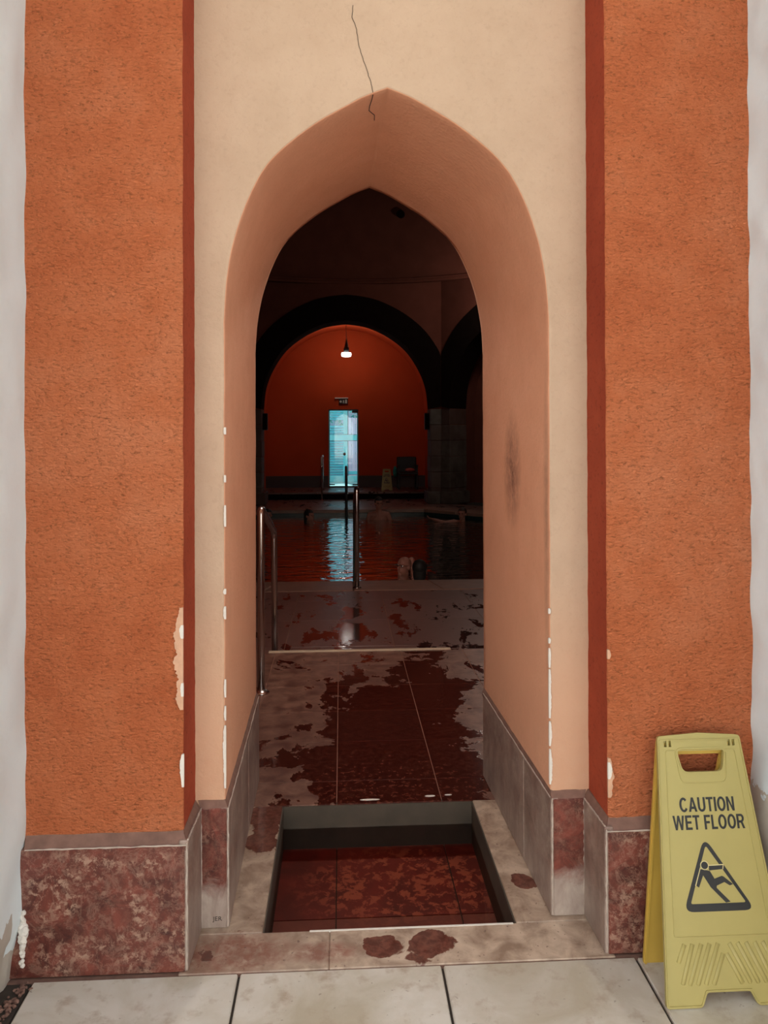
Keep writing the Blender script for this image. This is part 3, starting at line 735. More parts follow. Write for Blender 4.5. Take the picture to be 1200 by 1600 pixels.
# yard behind the door
yd = struct(link('floor_yard', B(-7, 7, 20.1, 34, -.06, -.02), M['ground']))
YF = 23.2
sh = empty('louvred_shutter', (-.1, YF, 0)); tag(sh, 'turquoise louvred shutter standing in the yard, seen through left of the door', 'shutter')
for x in (-.42, .24): link('stile', B(x-.04, x+.04, -.03, .03, -.02, 2.5, bev=.005), M['cyanwood'], sh)
for k in range(30):
    z = .12+k*.078
    if 20 <= k <= 21: continue
    bm = B(-.38, .20, -.008, .008, -.035, .035, bev=.003)
    o = link('louvre', bm, M['louvrewood'], sh); o.location = (0, 0, z); o.rotation_euler = (R(-32), 0, 0)
link('post', B(-.31, -.275, -.06, -.045, .85, 1.32), M['black'], sh)
cf = empty('timber_frame', (.127, 22.55, 0)); tag(cf, 'turquoise timber post with a cross rail standing behind the door glass', 'frame')  # the door's cross bars, moved outdoors so that daylight brightens them
link('shadow_gap', B(.062, .084, -.03, .04, .16, 2.5), M['navy'], cf); link('shadow_gap', B(-.62, .50, -.055, -.03, 1.357, 1.370), M['navy'], cf); link('shadow_gap', B(-.62, .50, -.055, -.03, 1.175, 1.188), M['navy'], cf)  # navy strips stand in for shadow lines along post and rail
link('post', B(-.062, .062, -.04, .04, -.02, 2.5, bev=.006), M['cyanwood'], cf); link('cross_rail', B(-.62, .50, -.06, -.035, 1.19, 1.355, bev=.006), M['cyanwood'], cf)
link('bottom_rail', B(-.62, .50, -.06, -.035, -.02, .16, bev=.006), M['cyanwood'], cf)
bd = empty('board_gate', (.42, YF+.1, 0)); tag(bd, 'pale lilac vertical board gate in the yard, seen through right of the door', 'gate')
for k in range(7): link('board', B(-.33+k*.115, -.33+k*.115+.105, -.012, .012+.006*(k % 2), -.02, 1.87, bev=.004), M['lilacwood'], bd)
link('rail', B(-.34, .48, -.035, -.012, .16, .26, bev=.004), M['cyanwood'], bd); link('rail', B(.12, .30, -.035, -.012, 1.45, 1.7, bev=.004), M['cyanwood'], bd)
bm = bmesh.new(); rr = random.Random(3)
for k in range(1700):
    c = Vector((rr.uniform(-1.4, 1.9), YF+.45+rr.uniform(-.25, .3), 2.62-abs(rr.gauss(0, .75)) if rr.random() < .75 else rr.uniform(0, 2.6)))
    a = Vector((rr.uniform(-1, 1), rr.uniform(-1, 1), rr.uniform(-1, 1))).normalized()*.06; b = a.cross(Vector((rr.uniform(-1, 1), rr.uniform(-1, 1), 1))).normalized()*.03
    bm.faces.new([bm.verts.new(v) for v in (c-a, c+b, c+a, c-b)])
h_ = link('hedge', bm, M['leaf']); h_['kind'] = 'stuff'; tag(h_, 'turquoise-green foliage above the board gate beyond the far door', 'hedge')
struct(link('wall_yard', B(-4, 4, YF+.9, YF+1.1, -.02, 2.9), M['lilacwood']))

# platform and step at the far end
fp = struct(empty('floor_far_platform'))
for i in range(6):
    for j in range(2):
        link('marble_tile', B(-2.0+i*.72, -2.0+(i+1)*.72-.004, 18.24+j*.86, 18.24+(j+1)*.86-.004, -.04, 0, bev=.002), M['lower'], fp)
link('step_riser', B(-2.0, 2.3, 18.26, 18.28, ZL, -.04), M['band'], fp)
# lower floor slabs around the pool
lf = struct(empty('floor_poolside'))
for i in range(6):
    for y0, y1 in ((4.915, 5.62), (5.62, 6.42), (6.42, 7.16), (7.16, 7.60)):
        x0 = -2.01+i*.798; link('marble_tile', B(x0+.002, x0+.796, y0+.002, y1-.002, ZL-.04, ZL, bev=.001), M['lower'], lf)
for i in range(5):
    for y0, y1 in ((16.9, 17.6), (17.6, 18.27)):
        x0 = -2.1+i*.85; link('marble_tile', B(x0+.002, x0+.848, y0+.002, y1-.002, ZL-.05, ZL-.001, bev=.001), M['lower'], lf)
RI, RO = 3.80, 4.30
def seg_pts(ap0, ap1, u0, u1, wI):
    t8 = math.tan(math.pi/8); a = -wI*math.pi/4; ca, sa = math.cos(a), math.sin(a)
    L = [(ap0*t8*u0, ap0), (ap0*t8*u1, ap0), (ap1*t8*u1, ap1), (ap1*t8*u0, ap1)]
    return [(CXH+x*ca-y*sa, CYH+x*sa+y*ca) for x, y in L]
for wI in range(8):
    for q in range(4):
        u0, u1 = -1+q*.5+.002, -1+(q+1)*.5-.002
        if wI != 4: 
            bm = prism(bmesh.new(), seg_pts(RO+.003, 5.16, u0, u1, wI), ZL-.05, ZL); link('marble_tile', bm, M['lower'], lf)
link('grout_bed', B(-2.05, 2.8, 4.905, 7.60, ZL-.12, ZL-.004), M['grout'], lf)

bmb = bmesh.new(); ap_ = 7.4
for wI in range(8): prism(bmb, seg_pts(RO-.1, ap_, -1, 1, wI), ZL-.12, ZL-.055)
link('floor_bed', bmb, M['darkgrout'], lf)
pool = empty('pool', (CXH, CYH, 0)); tag(pool, 'octagonal thermal pool of dark teal water with a pale stone rim', 'pool')
def pl_obj(name, bm, mat):
    bmesh.ops.translate(bm, verts=bm.verts, vec=(-CXH, -CYH, 0)); return link(name, bm, mat, pool)
for wI in range(8):
    for q in range(4):
        u0, u1 = -1+q*.5+.001, -1+(q+1)*.5-.001
        bm = prism(bmesh.new(), seg_pts(RI, RO, u0, u1, wI), ZL-.06, ZL+.006)
        bmesh.ops.bevel(bm, geom=list(bm.edges), offset=.008, segments=1, affect='EDGES')
        pl_obj('rim_stone', bm, M['rim'])
bm = bmesh.new(); oc = [(CXH+(RI+.01)/math.cos(math.pi/8)*math.sin(math.pi/8+k*math.pi/4), CYH+(RI+.01)/math.cos(math.pi/8)*math.cos(math.pi/8+k*math.pi/4)) for k in range(8)]
a = [bm.verts.new((x, y, ZL-.05)) for x, y in oc]; b = [bm.verts.new((x, y, -1.3)) for x, y in oc]
for k in range(8): bm.faces.new((a[k], a[(k+1) % 8], b[(k+1) % 8], b[k]))
bm.faces.new(b); pl_obj('pool_basin', bm, M['tealtile'])
bm = bmesh.new(); bm.faces.new([bm.verts.new((x, y, -.29)) for x, y in oc]); pl_obj('water', bm, M['poolwater'])

# ------------------------------------------------------------------ handrails
def bend(pts, r=.06, n=6):
    out = [Vector(pts[0])]
    for i in range(1, len(pts)-1):
        p = Vector(pts[i]); a = (Vector(pts[i-1])-p).normalized()*r+p; b = (Vector(pts[i+1])-p).normalized()*r+p
        for k in range(n+1):
            t_ = k/n; out.append(a*(1-t_)**2+p*2*t_*(1-t_)+b*t_*t_)
    out.append(Vector(pts[-1])); return out
def flange(root, x, y, z):
    bm = bmesh.new(); lathe(bm, [(.045, 0), (.045, .006), (.03, .012), (.022, .02)], (x, y, z), 18); return link('base_flange', bm, M['steel'], root, True)
h1 = empty('handrail', (-.43, 4.14, 0)); tag(h1, 'steel handrail sloping down beside the step just inside the left jamb', 'handrail')
bm = bmesh.new(); tube(bm, bend([(0, 0, .005), (0, 0, .985), (-.004, .84, .755), (-.004, .90, ZL)], .05), .0205, 14); link('rail_tube', bm, M['steel'], h1, True)
flange(h1, 0, 0, 0); flange(h1, -.004, .90, ZL)
h2 = empty('handrail', (.155, 7.72, 0)); tag(h2, 'steel handrail at the near rim of the pool, in front of the bright reflection', 'handrail')
bm = bmesh.new(); tube(bm, bend([(0, 0, ZL), (0, 0, .84), (.0, .9, .62), (.0, 1.35, -1.25)], .07), .0255, 14); link('rail_tube', bm, M['steel'], h2, True)
flange(h2, 0, 0, ZL+.006)
h3 = empty('handrail', (.10, 15.85, 0)); tag(h3, 'dark steel handrail at the far rim of the pool, in front of the glazed door', 'handrail')
bm = bmesh.new(); tube(bm, bend([(0, 0, ZL), (0, 0, .72), (0, -.7, .45), (0, -.95, -1.25)], .07), .027, 12); link('rail_tube', bm, M['black'], h3, True)
flange(h3, 0, 0, ZL+.006)
h4 = empty('handrail', (-.455, 18.12, 0)); tag(h4, 'slim handrail with a bright end at the far platform step, left of the glazed door', 'handrail')
bm = bmesh.new(); tube(bm, bend([(0, 0, ZL), (0, 0, .85), (0, .9, .85), (0, .9, 0)], .06), .022, 12); link('rail_tube', bm, M['steel'], h4, True)
bm = bmesh.new(); tube(bm, [(0, 0, .64), (0, 0, .84)], .026, 12); link('grip', bm, M['white_p'], h4, True); flange(h4, 0, 0, ZL)  # white sleeve paints the lamplight caught on the rail end

# ------------------------------------------------------------------ caution sign
def arc(cx, cy, rx, ry, a0, a1, n=14): return [(cx+rx*math.cos(R(a0+(a1-a0)*k/n)), cy+ry*math.sin(R(a0+(a1-a0)*k/n))) for k in range(n+1)]
ST = .175
GL = {   # bold grotesque capitals on a unit cap height: width, outline loops
 'I': (.19, [[(0, 0), (ST+.015, 0), (ST+.015, 1), (0, 1)]]),
 'T': (.62, [[(.22, 0), (.40, 0), (.40, .84), (.62, .84), (.62, 1), (0, 1), (0, .84), (.22, .84)]]),
 'L': (.54, [[(0, 0), (.54, 0), (.54, .165), (.19, .165), (.19, 1), (0, 1)]]),
 'E': (.60, [[(0, 0), (.60, 0), (.60, .165), (.19, .165), (.19, .43), (.55, .43), (.55, .59), (.19, .59), (.19, .84), (.59, .84), (.59, 1), (0, 1)]]),
 'F': (.56, [[(0, 0), (.19, 0), (.19, .41), (.50, .41), (.50, .57), (.19, .57), (.19, .84), (.56, .84), (.56, 1), (0, 1)]]),
 'N': (.68, [[(0, 0), (.18, 0), (.18, .68), (.49, 0), (.68, 0), (.68, 1), (.50, 1), (.50, .33), (.19, 1), (0, 1)]]),
 'A': (.76, [[(0, 0), (.195, 0), (.255, .20), (.505, .20), (.565, 0), (.76, 0), (.475, 1), (.285, 1)], [(.30, .36), (.46, .36), (.38, .74)]]),
 'W': (1.04, [[(.19, 0), (.37, 0), (.52, .66), (.67, 0), (.85, 0), (1.04, 1), (.855, 1), (.755, .34), (.61, 1), (.43, 1), (.285, .34), (.185, 1), (0, 1)]]),
 'U': (.68, [[(0, 1), (0, .34)]+arc(.34, .34, .34, .355, 180, 360)[1:]+[(.68, 1), (.49, 1), (.49, .34)]+arc(.34, .34, .15, .19, 360, 180)[1:]+[(.19, 1)]]),
 'O': (.76, [arc(.38, .5, .38, .515, 0, 360, 32)[:-1], arc(.38, .5, .185, .345, 0, 360, 32)[:-1]]),
 'C': (.72, [arc(.38, .5, .38, .515, 42, 325, 28)+arc(.38, .5, .185, .345, 325, 42, 26)]),
 'R': (.70, [[(0, 0), (.19, 0), (.19, .39), (.30, .39), (.36, .38), (.50, 0), (.70, 0), (.55, .38), (.53, .42)]+arc(.40, .71, .27, .29, -62, 90, 14)+[(0, 1)], [(.19, .55), (.38, .55)]+arc(.38, .70, .11, .145, -90, 90, 10)[1:]+[(.19, .845)]]),
}
def word(txt, parent, cx, v0, h, width, yoff):
    tot = sum((GL[c][0] if c != ' ' else .24)+.085 for c in txt)-.085; kx = width/tot; x = cx-width/2
    for c in txt:
        if c == ' ': x += (.24+.085)*kx; continue
        o = fillpoly([[(x+px_*kx, v0+py_*h) for px_, py_ in lp] for lp in GL[c][1]], .0007, 'letter', M['print'], parent); o.location = (0, yoff, 0)
        x += (GL[c][0]+.085)*kx
def make_sign(label, front_tilt, rear_tilt, rear_lift=0):
    root = empty('caution_sign'); tag(root, label, 'sign')
    hb, ht, L = .158, .110, .613
    def hwv(v): return hb+(ht-hb)*v/L
    outer = rounded([(-hb, 0), (-.069, 0), (-.054, .031), (.054, .031), (.069, 0), (hb, 0), (ht, L-.004), (0, L+.003), (-ht, L-.004)], [.008, .008, .006, .006, .008, .008, .008, 0, .008], 3)
    hole = rounded([(-.052, .522), (.052, .522), (.0635, .577), (-.0635, .577)], [.016, .016, .004, .004], 4)
    slots = [[(x-.0035, .583), (x+.0035, .583), (x+.0035, .598), (x-.0035, .598)] for x in (-.091, -.079, .079, .091)]
    fr_ = fillpoly([outer, hole]+slots, .010, 'front_panel', M['yellow'], root)
    fr_.rotation_euler = (-front_tilt, 0, 0)
    def onf(name, loops, mat, h=.0016, off=0.0):
        o = fillpoly(loops, h, name, mat, fr_); o.location = (0, -h-off+.0003, 0); return o
    def frame(a, w_, rad):
        # outer and inner loops of a thin raised border
        c = Vector((sum(p[0] for p in a)/len(a), sum(p[1] for p in a)/len(a))); b = []
        n = len(a)
        for i, p in enumerate(a):
            p = Vector(p); e0 = (p-Vector(a[i-1])).normalized(); e1 = (Vector(a[(i+1) % n])-p).normalized()
            n0 = Vector((-e0.y, e0.x)); n1 = Vector((-e1.y, e1.x)); mm_ = (n0+n1).normalized(); k = w_/max(.3, mm_.dot(n0)); b.append(tuple(p+mm_*k))
        return [rounded(a, rad, 4), rounded(b, max(.001, rad-w_), 4)]
    edge = [(-hb+.003, .003), (-.071, .003), (-.056, .034), (.056, .034), (.071, .003), (hb-.003, .003), (ht-.002, L-.012), (-ht+.002, L-.012)]
    onf('raised_border', frame(edge, .0025, .006), M['yellow'], .003)
    inn = [(-hwv(.148)+.024, .148), (hwv(.148)-.024, .148), (hwv(.575)-.020, .575), (-hwv(.575)+.020, .575)]
    onf('panel_border', frame(inn, .0022, .008), M['yellow'], .0022)
    rec = [(-.060, .494), (.060, .494), (.0705, .578), (-.0705, .578)]
    onf('handle_border', frame(rec, .0020, .018), M['yellow'], .0022)
    # hand-hold lip
    onf('handle_lip', frame([(-.0525, .5215), (.0525, .5215), (.0640, .5775), (-.0640, .5775)], -.003, .016)[::-1], M['yellow'], .0025)
    for (u0, v0, u1, v1) in [(-.118, .095, -.098, .134), (-.113, .049, -.078, .134), (-.096, .047, -.056, .134), (-.076, .047, -.035, .134), (-.056, .047, -.014, .134), (-.036, .047, -.004, .112),
                             (.118, .095, .098, .134), (.113, .049, .078, .134), (.096, .047, .056, .134), (.076, .047, .035, .134), (.056, .047, .014, .134), (.036, .047, .004, .112)]:
        bm = bmesh.new(); tube(bm, [(u0, 0, v0), (u0*.98+u1*.02, -.0, v0*.98+v1*.02), (u1, 0, v1)], [.0035, .0055, .0055], 8)
        for v in bm.verts: v.co.y *= .45
        link('rib', bm, M['yellow'], fr_, True)
    PR = -.0006
    word('CAUTION', fr_, 0, .4280, .0335, .1435, PR); word('WET FLOOR', fr_, 0, .3865, .0335, .1865, PR)
    T = lambda X, Y: ((X-607)/1200*.2117*1.0, .3624-(Y-170)/940*.1587)
    tri = [T(507, 120), T(1120, 1115), T(95, 1115)]
    trin = [T(515, 240), T(1005, 1012), T(205, 1012)]
    to_ = rounded([tri[0], tri[2], tri[1]], [.030, .026, .026], 6); ti = rounded([trin[0], trin[2], trin[1]], [.008, .006, .006], 4)
    onf('warning_triangle', [to_, ti], M['print'], .0008)
    def fig(name, pts, mat=M['print'], h=.0009): return onf(name, [[T(*p) for p in pts]], mat, h)
    hd = [(465+50*math.cos(a_), 508+50*math.sin(a_)) for a_ in [2*math.pi*k/20 for k in range(20)]]
    hl = [(465+62*math.cos(a_), 508+62*math.sin(a_)) for a_ in [2*math.pi*k/20 for k in range(20)]]
    pale = simple('pale_yellow_line', (.66, .58, .30), .5)
    body = [(398, 555), (535, 585), (590, 690), (700, 655), (725, 665), (848, 768), (800, 785), (725, 738), (610, 782), (604, 810), (780, 995), (715, 1008), (520, 800), (430, 640), (350, 800), (315, 775)]
    fig('falling_figure', body); fig('falling_figure', [(528, 515), (735, 510), (720, 565), (525, 578)], M['print'], .0010)
    fig('figure_outline', [(528, 505), (745, 498), (742, 512), (528, 517)], pale, .0014); fig('figure_outline', [(735, 505), (745, 505), (730, 568), (720, 566)], pale, .0014)
    fig('figure_outline', [(404, 545), (396, 540), (298, 770), (308, 780)], pale, .0014)
    fig('figure_outline', hl, pale, .0012); fig('figure_head', hd, M['print'], .0017)
    # rear panel hangs from the top hinge
    L2 = .585
    o2 = rounded([(-.150, 0), (-.066, 0), (-.052, .03), (.052, .03), (.066, 0), (.150, 0), (.107, L2), (-.107, L2)], .007, 3)
    h2_ = [(x, v-(L-L2)) for x, v in hole]
    rp = fillpoly([o2, h2_], .009, 'rear_panel', M['yellowback'], root)
    top = Vector((0, math.sin(front_tilt)*(L-.02), math.cos(front_tilt)*(L-.02)))
    # local origin at the foot; place so that its top meets the hinge
    ty = top.y+.014; tz = top.z
    rp.rotation_euler = (rear_tilt, 0, 0); rp.location = (0, ty+math.sin(rear_tilt)*L2, tz-math.cos(rear_tilt)*L2)
    bb = fillpoly(frame([(-.148, .002), (.148, .002), (.105, L2-.004), (-.105, L2-.004)], .004, .006), .006, 'rear_border', M['yellowback'], rp); bb.location = (0, -.005, 0)
    for x in (-.085, .085):
        bm = bmesh.new(); tube(bm, [(x-.012, ty-.002, tz), (x+.012, ty-.002, tz)], .006, 10); link('hinge', bm, M['yellow'], root, True)
    return root
s1 = make_sign('large yellow CAUTION WET FLOOR sign leaning on the right orange pilaster', R(15.6), R(-1.0))
s1.location = (.933, 1.806, 0)
s2 = make_sign('small distant yellow caution sign standing beside the black chair at the far wall', R(9), R(9))
s2.location = (1.115, 18.75, 0); s2.scale = (.86, .86, .86)

# ------------------------------------------------------------------ pendant, exit sign, wall boxes, chair
def pendant(loc, top, label, energy, lpos=(0, 0, -.16), rad=.12):
    lp = empty('pendant_lamp', loc); tag(lp, label, 'lamp')
    bm = bmesh.new(); lathe(bm, [(.085, .0), (.115, .015), (.122, .05), (.115, .095), (.06, .105)], seg=28); link('lamp_disc', bm, M['glow'], lp, True)
    bm = bmesh.new(); lathe(bm, [(.064, .095), (.066, .22), (.045, .235), (.03, .30), (.014, .38), (.010, .44)], seg=20); link('lamp_socket', bm, M['black'], lp, True)
    bm = bmesh.new(); tube(bm, [(0, 0, .43), (-.004, 0, .43+(top-.43)*.6), (0, 0, top)], .006, 8); link('cord', bm, M['black'], lp, True)
    bm = bmesh.new(); tube(bm, [(.045, -.03, .225), (.03, -.02, .32), (.008, -.005, .46)], .009, 8); link('strain_wire', bm, M['white_p'], lp, True)
    ld = bpy.data.lights.new('lamp_light', 'POINT'); ld.energy = energy; ld.color = (1, .90, .78); ld.shadow_soft_size = rad
    lo = bpy.data.objects.new('lamp_light', ld); C.objects.link(lo); lo.parent = lp; lo.location = lpos
pendant((.13, 18.55, 3.245), .86, 'black pendant lamp with a white glowing disc hanging before the red end wall', 11, (0, .09, .142), .035)
pendant((.13, 4.62, 3.45), .66, 'pendant lamp under the near vault above the walkway, just inside the doorway', 62)  # unseen lamp added to brighten the walkway floor
pendant((3.1, 14.9, 4.5), 3.2, 'pendant lamp high under the dome, hung off to the right over the far pool rim', 27)  # unseen lamp added to brighten the dome and hall walls
ex = empty('exit_sign', (.02, YE, 2.16)); tag(ex, 'small black exit sign with white arrow and running figure above the far door', 'sign')
link('sign_plate', B(-.075, .155, -.05, -.02, 0, .125, bev=.004), M['black'], ex); link('housing', B(-.18, .165, -.07, .0, .135, .165, bev=.004), M['white_p'], ex)
def exs(n, lps): o = fillpoly(lps, .003, n, M['white_p'], ex); o.location = (0, -.053, 0)
exs('arrow', [[(-.065, .06), (-.02, .10), (-.02, .075), (.0, .075), (.0, .045), (-.02, .045), (-.02, .02)]])
exs('running_figure', [[(.035, .10), (.05, .10), (.062, .07), (.055, .045), (.068, .02), (.055, .015), (.043, .04), (.028, .02), (.02, .028), (.036, .055), (.028, .07)]])
exs('doorway_symbol', [[(.085, .015), (.135, .015), (.135, .11), (.085, .11)]])
for x, lb in ((-1.69, 'small dark wall box on the left pier under the far arch'), (1.935, 'small dark wall box on the right pier under the far arch')):
    b_o = empty('wall_box', (x, 17.3, 1.66)); tag(b_o, lb, 'box')
    link('housing', B(-.05, .05, -.07, .07, -.19, .19, bev=.01), M['black'], b_o); link('front_grille', B(-.042, .042, -.078, -.068, -.17, .17, bev=.004), M['band'], b_o)
ch = empty('black_chair', (1.66, 19.3, 0)); tag(ch, 'black plastic chair against the far wall, right of the small sign', 'chair')
bm = B(-.26, .26, -.24, .24, .36, .42, bev=.02); link('seat', bm, M['black'], ch)
bm = B(-.25, .25, .2, .25, .40, .80, bev=.02); link('backrest', bm, M['black'], ch)
for x in (-.23, .23):
    for y in (-.2, .2): link('leg', B(x-.022, x+.022, y-.022, y+.022, 0, .37, bev=.006), M['black'], ch)
    link('armrest', B(x-.03, x+.03, -.22, .22, .56, .60, bev=.012), M['black'], ch); link('arm_post', B(x-.02, x+.02, -.2, -.16, .4, .57), M['black'], ch)
    link('side_panel', B(x-.012, x+.012, -.2, .22, .1, .42, bev=.004), M['black'], ch)
def cloth(name, mat, c, r, label, cat, seed):
    bm = bmesh.new(); bmesh.ops.create_icosphere(bm, subdivisions=4, radius=1)
    for v in bm.verts:
        k = 1+.28*mn.noise(v.co*2.3+Vector((seed, 0, 0))); v.co = Vector((v.co.x*r[0]*k, v.co.y*r[1]*k, v.co.z*r[2]*k))
    o = link(name, bm, mat, None, True); o.location = c; return tag(o, label, cat)
cloth('teal_bag', M['tealcloth'], (1.34, 19.12, .44), (.05, .09, .13), 'teal cloth bag hanging off the left arm of the black chair', 'bag', 1)
cloth('pink_towel', M['pinkcloth'], (1.72, 19.2, .475), (.12, .11, .042), 'crumpled pink towel lying on the seat of the black chair', 'towel', 5)

# ------------------------------------------------------------------ bathers
def capsule(bm, a, b, ra, rb, seg=12):
    a, b = Vector(a), Vector(b); d = (b-a); L = d.length
    if L < 1e-5: d = Vector((0, 0, 1))
    d.normalize(); pts, rs_ = [], []
    for k in range(5):
        t_ = math.pi/2*k/4; pts.append(a-d*ra*math.cos(t_)); rs_.append(max(.0008, ra*math.sin(t_)))
    for k in range(1, 5):
        t_ = math.pi/2*k/4
        pts.append(b+d*rb*math.sin(t_)); rs_.append(max(.0008, rb*math.cos(t_)))
    pts.insert(5, b.copy()); rs_.insert(5, rb)
    tube(bm, pts, rs_, seg)
def ell(bm, c, r, rot=None):
    g = bmesh.ops.create_uvsphere(bm, u_segments=20, v_segments=12, radius=1)
    for v in g['verts']:
        q = Vector((v.co.x*r[0], v.co.y*r[1], v.co.z*r[2]))
        if rot: q = rot @ q
        v.co = Vector(c)+q
def hand(bm, w_, d, side):
    """palm and five curled fingers; w_ wrist, d pointing direction, side = direction of the thumb"""
    w_, d, side = Vector(w_), Vector(d).normalized(), Vector(side).normalized(); nrm = d.cross(side).normalized()
    capsule(bm, w_+d*.02+side*.018, w_+d*.075+side*.022, .017, .015); capsule(bm, w_+d*.02-side*.015, w_+d*.07-side*.022, .017, .014)
    for k, (o_, l_) in enumerate(((.030, .068), (.010, .076), (-.010, .070), (-.029, .054))):
        p = w_+d*.082+side*o_; q = p+d*l_*.5+nrm*.008; r_ = q+d*l_*.38+nrm*.022
        capsule(bm, p, q, .0095, .009, 8); capsule(bm, q, r_, .009, .0078, 8)
    p = w_+d*.03+side*.03; q = p+d*.03+side*.028; capsule(bm, p, q, .0115, .010, 8); capsule(bm, q, q+d*.03+side*.006, .010, .0085, 8)
def person(label, head, face, J, hair, hairlen=0, suit=True):
    """head: centre of the head; face: unit vector the face looks along; J: joint positions relative to the head centre"""
    root = empty('person', head); tag(root, label, 'person')
    bm = bmesh.new(); f_ = Vector(face).normalized(); rt = f_.cross(Vector((0, 0, 1))).normalized(); up = rt.cross(f_)
    rot = Matrix((rt, f_, up)).transposed()
    def hp(x, y, z): return rot @ Vector((x, y, z))
    ell(bm, hp(0, -.008, .022), (.076, .094, .088), rot); ell(bm, hp(0, .022, -.045), (.056, .066, .070), rot)
    capsule(bm, hp(0, .088, .012), hp(0, .108, -.022), .008, .013, 8); capsule(bm, hp(-.022, .082, -.062), hp(.022, .082, -.062), .008, .008, 8)
    ell(bm, hp(0, .078, -.098), (.022, .018, .016), rot)
    for s in (-1, 1):
        ell(bm, hp(s*.078, -.006, -.012), (.010, .018, .030), rot); capsule(bm, hp(s*.016, .088, .024), hp(s*.046, .078, .024), .007, .006, 8)
    j = {k: Vector(v) for k, v in J.items()}
    capsule(bm, hp(0, -.015, -.07), j['neck'], .052, .056); capsule(bm, j['neck'], j['chest'], .06, .12)
    across = (j['shR']-j['shL']).normalized()
    for a, b, ra, rb in (('chest', 'belly', .13, .115), ('belly', 'pelvis', .115, .13)):
        for o_ in (-.055, 0, .055): capsule(bm, j[a]+across*o_, j[b]+across*o_, ra*.85, rb*.85)
    capsule(bm, j['shL']+across*.03, j['shR']-across*.03, .062, .062); capsule(bm, j['neck']+Vector((0, 0, -.01)), j['shL'], .04, .055); capsule(bm, j['neck']+Vector((0, 0, -.01)), j['shR'], .04, .055)
    for s in 'LR':
        sg = -1 if s == 'L' else 1
        capsule(bm, j['sh'+s], j['el'+s], .056, .040); capsule(bm, j['el'+s], j['wr'+s], .040, .026)
        dd = (j['wr'+s]-j['el'+s]).normalized(); sd = dd.cross(Vector((.3, .2, 1))).normalized()*sg; hand(bm, j['wr'+s], dd, sd)
        capsule(bm, j['pelvis']+across*sg*.07, j['kn'+s], .092, .058); capsule(bm, j['kn'+s], j['an'+s], .058, .038)
        ft = j.get('ft'+s, j['an'+s]+f_*.16+Vector((0, 0, -.03))); capsule(bm, j['an'+s], ft, .038, .026)
    o = link('body', bm, M['skin'], root, True)
    md = o.modifiers.new('union', 'REMESH'); md.mode = 'VOXEL'; md.voxel_size = .0075; md.use_smooth_shade = True
    sm = o.modifiers.new('soften', 'SMOOTH'); sm.factor = .5; sm.iterations = 2
    bm = bmesh.new(); ell(bm, hp(0, -.018, .036), (.085, .098, .090), rot)
    if hairlen:
        ell(bm, hp(0, -.055, -.03), (.075, .055, .085+hairlen), rot)
    else: ell(bm, hp(0, -.045, -.01), (.078, .065, .075), rot)
    # keep the face free
    cut = [v for v in bm.verts if (rot.transposed() @ v.co).y > .052 and (rot.transposed() @ v.co).z < .055]
    bmesh.ops.delete(bm, geom=cut, context='VERTS')
    if hair: link('hair', bm, hair, root, True)
    else: bm.free()
    for s in (-1, 1):
        bm = bmesh.new(); ell(bm, hp(s*.031, .080, .006), (.012, .008, .007), rot); link('eye', bm, M['hair_dark'], root, True)
    if suit:
        bm = bmesh.new()
        for o_ in (-.055, 0, .055): capsule(bm, j['pelvis']+across*o_+Vector((0, 0, .05)), j['pelvis']+across*o_, .118, .124)
        link('swimwear', bm, M['swim'], root, True)
    return root
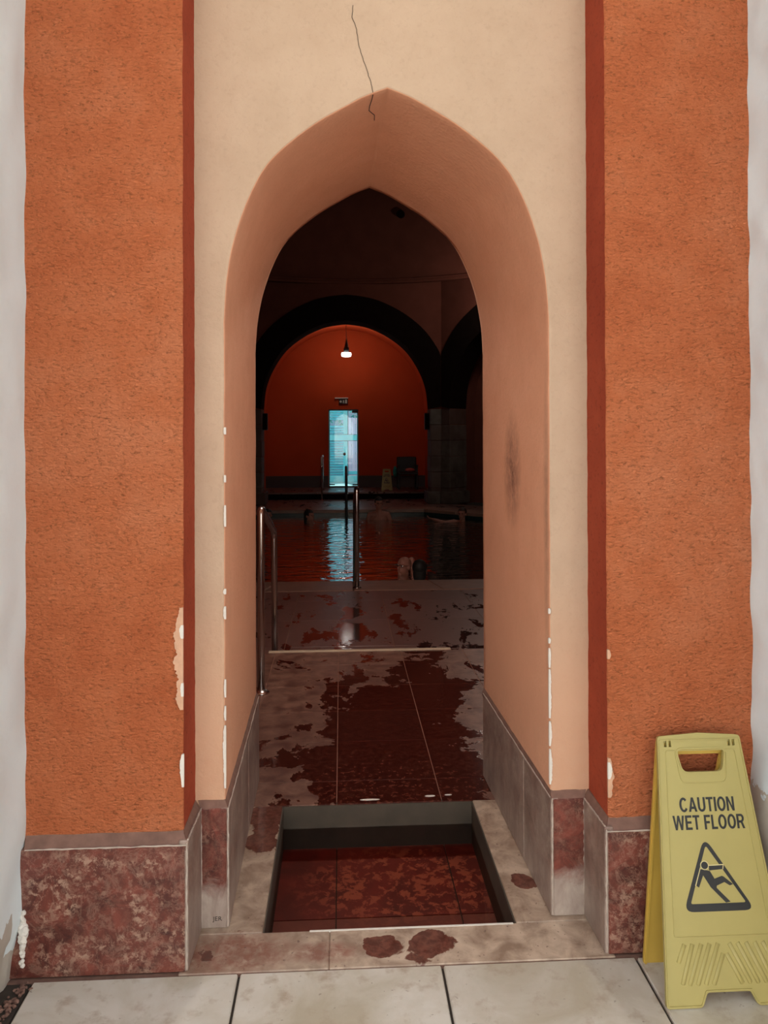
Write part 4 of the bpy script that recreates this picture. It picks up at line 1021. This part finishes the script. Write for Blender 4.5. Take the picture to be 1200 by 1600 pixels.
def seated(face, spread=.33, knee_up=0, reach=.3):
    """soaking pose; local frame from the facing direction, joints relative to the head centre"""
    f_ = Vector(face).normalized(); f_.z = 0; r_ = f_.cross(Vector((0, 0, 1)))
    def q(x, y, z): return r_*x+f_*y+Vector((0, 0, z))
    return dict(neck=q(0, -.02, -.17), chest=q(0, -.03, -.32), belly=q(0, -.02, -.50), pelvis=q(0, 0, -.66),
        shL=q(-.17, -.02, -.23), shR=q(.17, -.02, -.23), elL=q(-spread, .04, -.42), elR=q(spread, .04, -.42),
        wrL=q(-spread+.06, reach, -.40), wrR=q(spread-.06, reach, -.40),
        knL=q(-.13, .40, -.60+knee_up), knR=q(.13, .40, -.60+knee_up), anL=q(-.12, .48, -.98), anR=q(.12, .48, -.98))
person('dark-haired head low in the water at the far left pool edge', (-1.44, 15.15, -.20), (.2, -1, 0), seated((.2, -1, 0)), M['hair_dark'], .03)
person('bather with long dark hair by the far rim, left of the bright reflection', (-.62, 15.0, -.205), (.8, -.55, 0), seated((.8, -.55, 0)), M['hair_dark'], .08)
J = seated((0, -1, 0), .24, 0, .22)
person('broad-shouldered bather sitting upright by the far rim, right of the near handrail', (.73, 14.95, .035), (.1, -1, -.1), J, M['hair_dark'])
J = seated((-.4, -1, 0), .25); J.update(elL=(-.33, -.03, -.17), wrL=(-.55, -.05, -.10), shL=(-.16, 0, -.16))
person('bather at the far right of the pool with one bare arm stretched over the water', (2.30, 14.55, -.145), (-.5, -1, 0), J, M['hair_brown'])
person('black-haired bather seen from behind at the near pool rim', (.885, 8.70, -.165), (.1, 1, .1), seated((.1, 1, 0)), M['hair_dark'], .04)
J = seated((-1, -.45, 0), .25); J.update(elR=(.10, .10, .05), wrR=(.12, .02, -.14), shR=(.09, .14, -.20))
p6 = person('bald bather in glasses beside the black-haired head at the near rim', (.745, 9.16, -.20), (-.75, -.75, .1), J, None)
bm = bmesh.new()
for x in (-.032, .032):
    tube(bm, [(x+.024*math.cos(a_), -.100, .008+.017*math.sin(a_)) for a_ in [2*math.pi*k/16 for k in range(17)]], .0025, 6, False)
tube(bm, [(-.01, -.102, .012), (.01, -.102, .012)], .0025, 6); tube(bm, [(-.056, -.1, .012), (-.082, 0, .012)], .0025, 6); tube(bm, [(.056, -.1, .012), (.082, 0, .012)], .0025, 6)
gs = link('glasses', bm, M['steel'], p6, True); gs.rotation_euler = (R(-5), 0, -math.pi/4)
